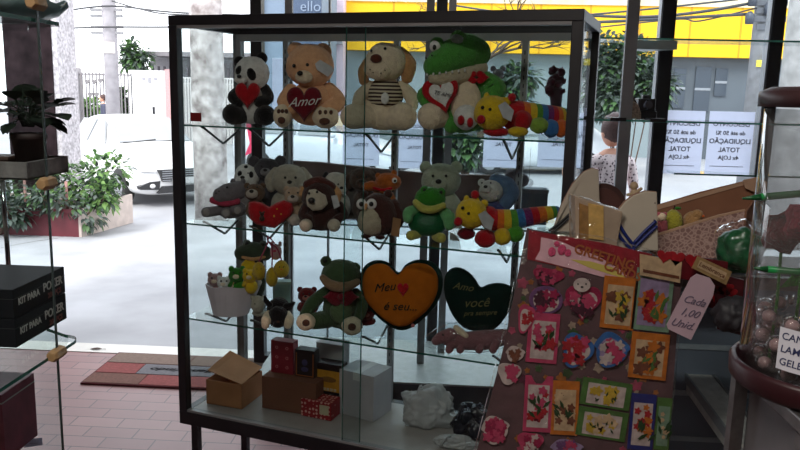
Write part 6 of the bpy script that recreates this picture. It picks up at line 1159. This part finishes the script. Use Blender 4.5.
def std(armR, armL, sc=1.0):
    J = [(0, 0, .92), (0, 0, 1.1), (0, 0, 1.27), (0, 0, 1.40), (0, -.01, 1.47), (.10, 0, .86), (.11, -.01, .48), (.11, .02, .08), (.11, -.12, .04), (-.10, 0, .86), (-.11, -.01, .48), (-.11, .02, .08), (-.11, -.12, .04), (.17, 0, 1.36)]+armR+[(-.17, 0, 1.36)]+armL
    nR = len(armR); iR = 13; iL = iR+nR+1
    E_ = [(0, 1), (1, 2), (2, 3), (3, 4), (0, 5), (5, 6), (6, 7), (7, 8), (0, 9), (9, 10), (10, 11), (11, 12), (3, iR)]+[(iR+i, iR+i+1) for i in range(nR)]+[(3, iL)]+[(iL+i, iL+i+1) for i in range(len(armL))]
    Rr = [(.16, .12), (.15, .11), (.16, .11), (.10, .08), .05, .09, .06, .042, .03, .09, .06, .042, .03, .055]+[.042, .03, .032][:nR]+[.055]+[.042, .03, .032][:len(armL)]
    return [tuple(c*sc for c in j) for j in J], E_, [tuple(q*sc for q in r_) if isinstance(r_, tuple) else r_*sc for r_ in Rr]
def hand(f, c, d, m):   # palm with five curled fingers
    c = Vector(c); d = Vector(d).normalized(); s_ = d.orthogonal().normalized(); n_ = d.cross(s_); mb = MB(); mb.tube([c-d*.035, c, c+d*.035], [.022, .034, .033], 10, round_ends=True)
    for i in range(4): b = c+d*.035+s_*(-.026+.0175*i); L_ = (.055, .065, .06, .045)[i]; mb.tube(smooth_path([b, b+d*L_*.55+n_*.008, b+d*L_*.8+n_*.03, b+d*L_*.6+n_*.045], 3), .0085, 7, round_ends=True)
    b = c-s_*.026-d*.01; mb.tube(smooth_path([b, b-s_*.025+d*.02, b-s_*.02+d*.05+n_*.015], 3), .0095, 7, round_ends=True); mb.build('hand', m, f.root, True)
def hair_short(f, h): MB().ell((h[0], h[1]+.02, h[2]+.025), (.09, .098, .112), sub=3, lump=.06).build('hair', hairb, f.root, True)
PY = 5.45; px_ = aty(614, 130, PY); hz_ = aty(614, 131, PY).z; sc = hz_/1.60
J, E_, Rr = std([(.36, -.10, 1.22), (.27, -.22, 1.44), (.24, -.2, 1.52)], [(-.24, 0, 1.08), (-.22, -.12, .88), (-.21, -.15, .82)], sc)
f = person('person outside the window in speckled blouse, brown hair, one fist raised', (px_.x, PY, gz(PY)+.001), math.radians(200), J, E_, Rr, [skin, blouse, jeans], (0, -.02*sc, 1.60*sc), hair_short,
           cloth=lambda c: 2 if c.z < .9*sc else (1 if (c.z < 1.42*sc and (abs(c.x) < .33*sc) and c.y > -.16*sc) else 0))
hp = F((px_.x, PY, 0), 0); J2 = J[16]; hand(f, (J2[0], J2[1], J2[2]+.02), (0, -.1, 1), skin); hand(f, (J[20][0], J[20][1], J[20][2]-.04), (0, -.2, -1), skin)
Pq = aty(104, 120, 24.0); J, E_, Rr = std([(.24, .0, 1.1), (.24, -.06, .88), (.24, -.08, .84)], [(-.24, 0, 1.1), (-.24, -.06, .88), (-.24, -.08, .84)], 1.0)
f = person('distant pedestrian in dark clothes walking past the iron fence', (Pq.x, 24.0, -.349), math.radians(-60), J, E_, Rr, [skin, shirtd, jeans], (0, -.02, 1.60), hair_short, cloth=lambda c: 2 if c.z < .9 else (1 if c.z < 1.43 else 0))
# ------------------------------------------------------------------ light
w_ = bpy.data.worlds.new('sky'); bpy.context.scene.world = w_; w_.use_nodes = True; nt = w_.node_tree; bg = nt.nodes['Background']
sk = nt.nodes.new('ShaderNodeTexSky'); sk.sky_type = 'HOSEK_WILKIE'; sk.turbidity = 8; sk.ground_albedo = .5; sk.sun_direction = (.3, .5, .8)
mx = nt.nodes.new('ShaderNodeMix'); mx.data_type = 'RGBA'; mx.inputs[0].default_value = .8; nt.links.new(sk.outputs[0], mx.inputs[6]); mx.inputs[7].default_value = (.92, .95, 1, 1); nt.links.new(mx.outputs[2], bg.inputs['Color']); bg.inputs['Strength'].default_value = 3.6
sl_ = bpy.data.lights.new('sun', 'SUN'); sl_.energy = 3.0; sl_.angle = .3; so = bpy.data.objects.new('sun', sl_); C.objects.link(so); so.rotation_euler = (math.radians(38), math.radians(-18), 0); sl_.color = (1, .97, .92)
# unseen ceiling lamps, added to brighten the toys and the sticker sheet
for i, (x, y) in enumerate(((-.5, -.1), (-.3, -1.6))):
    f = F((x, y, CH-.0008), 0, 'added_ceiling_lamp', 'long white fluorescent ceiling fixture in the shop, %s one' % ('front' if i == 0 else 'rear'), 'lamp', 'fluorescent ceiling fixtures'); MB().box((-.62, -.08, -.05), (.62, .08, 0)).build('housing', white, f.root, bevel=.004)
    la = bpy.data.lights.new('fill_light', 'AREA'); la.shape = 'RECTANGLE'; la.size = 1.2; la.size_y = .14; la.energy = (38, 4)[i]; la.color = (1, .93, .84); lo = bpy.data.objects.new('fill_light', la); C.objects.link(lo); lo.parent = f.root; lo.location = (0, 0, -.055)
vs_ = bpy.context.scene.view_settings; vs_.view_transform = 'Standard'; vs_.look = 'None'; vs_.gamma = 1; vs_.use_curve_mapping = False; vs_.exposure = 0
bpy.context.scene.display_settings.display_device = 'sRGB'
cy = bpy.context.scene.cycles; cy.transparent_max_bounces = 24; cy.max_bounces = 8
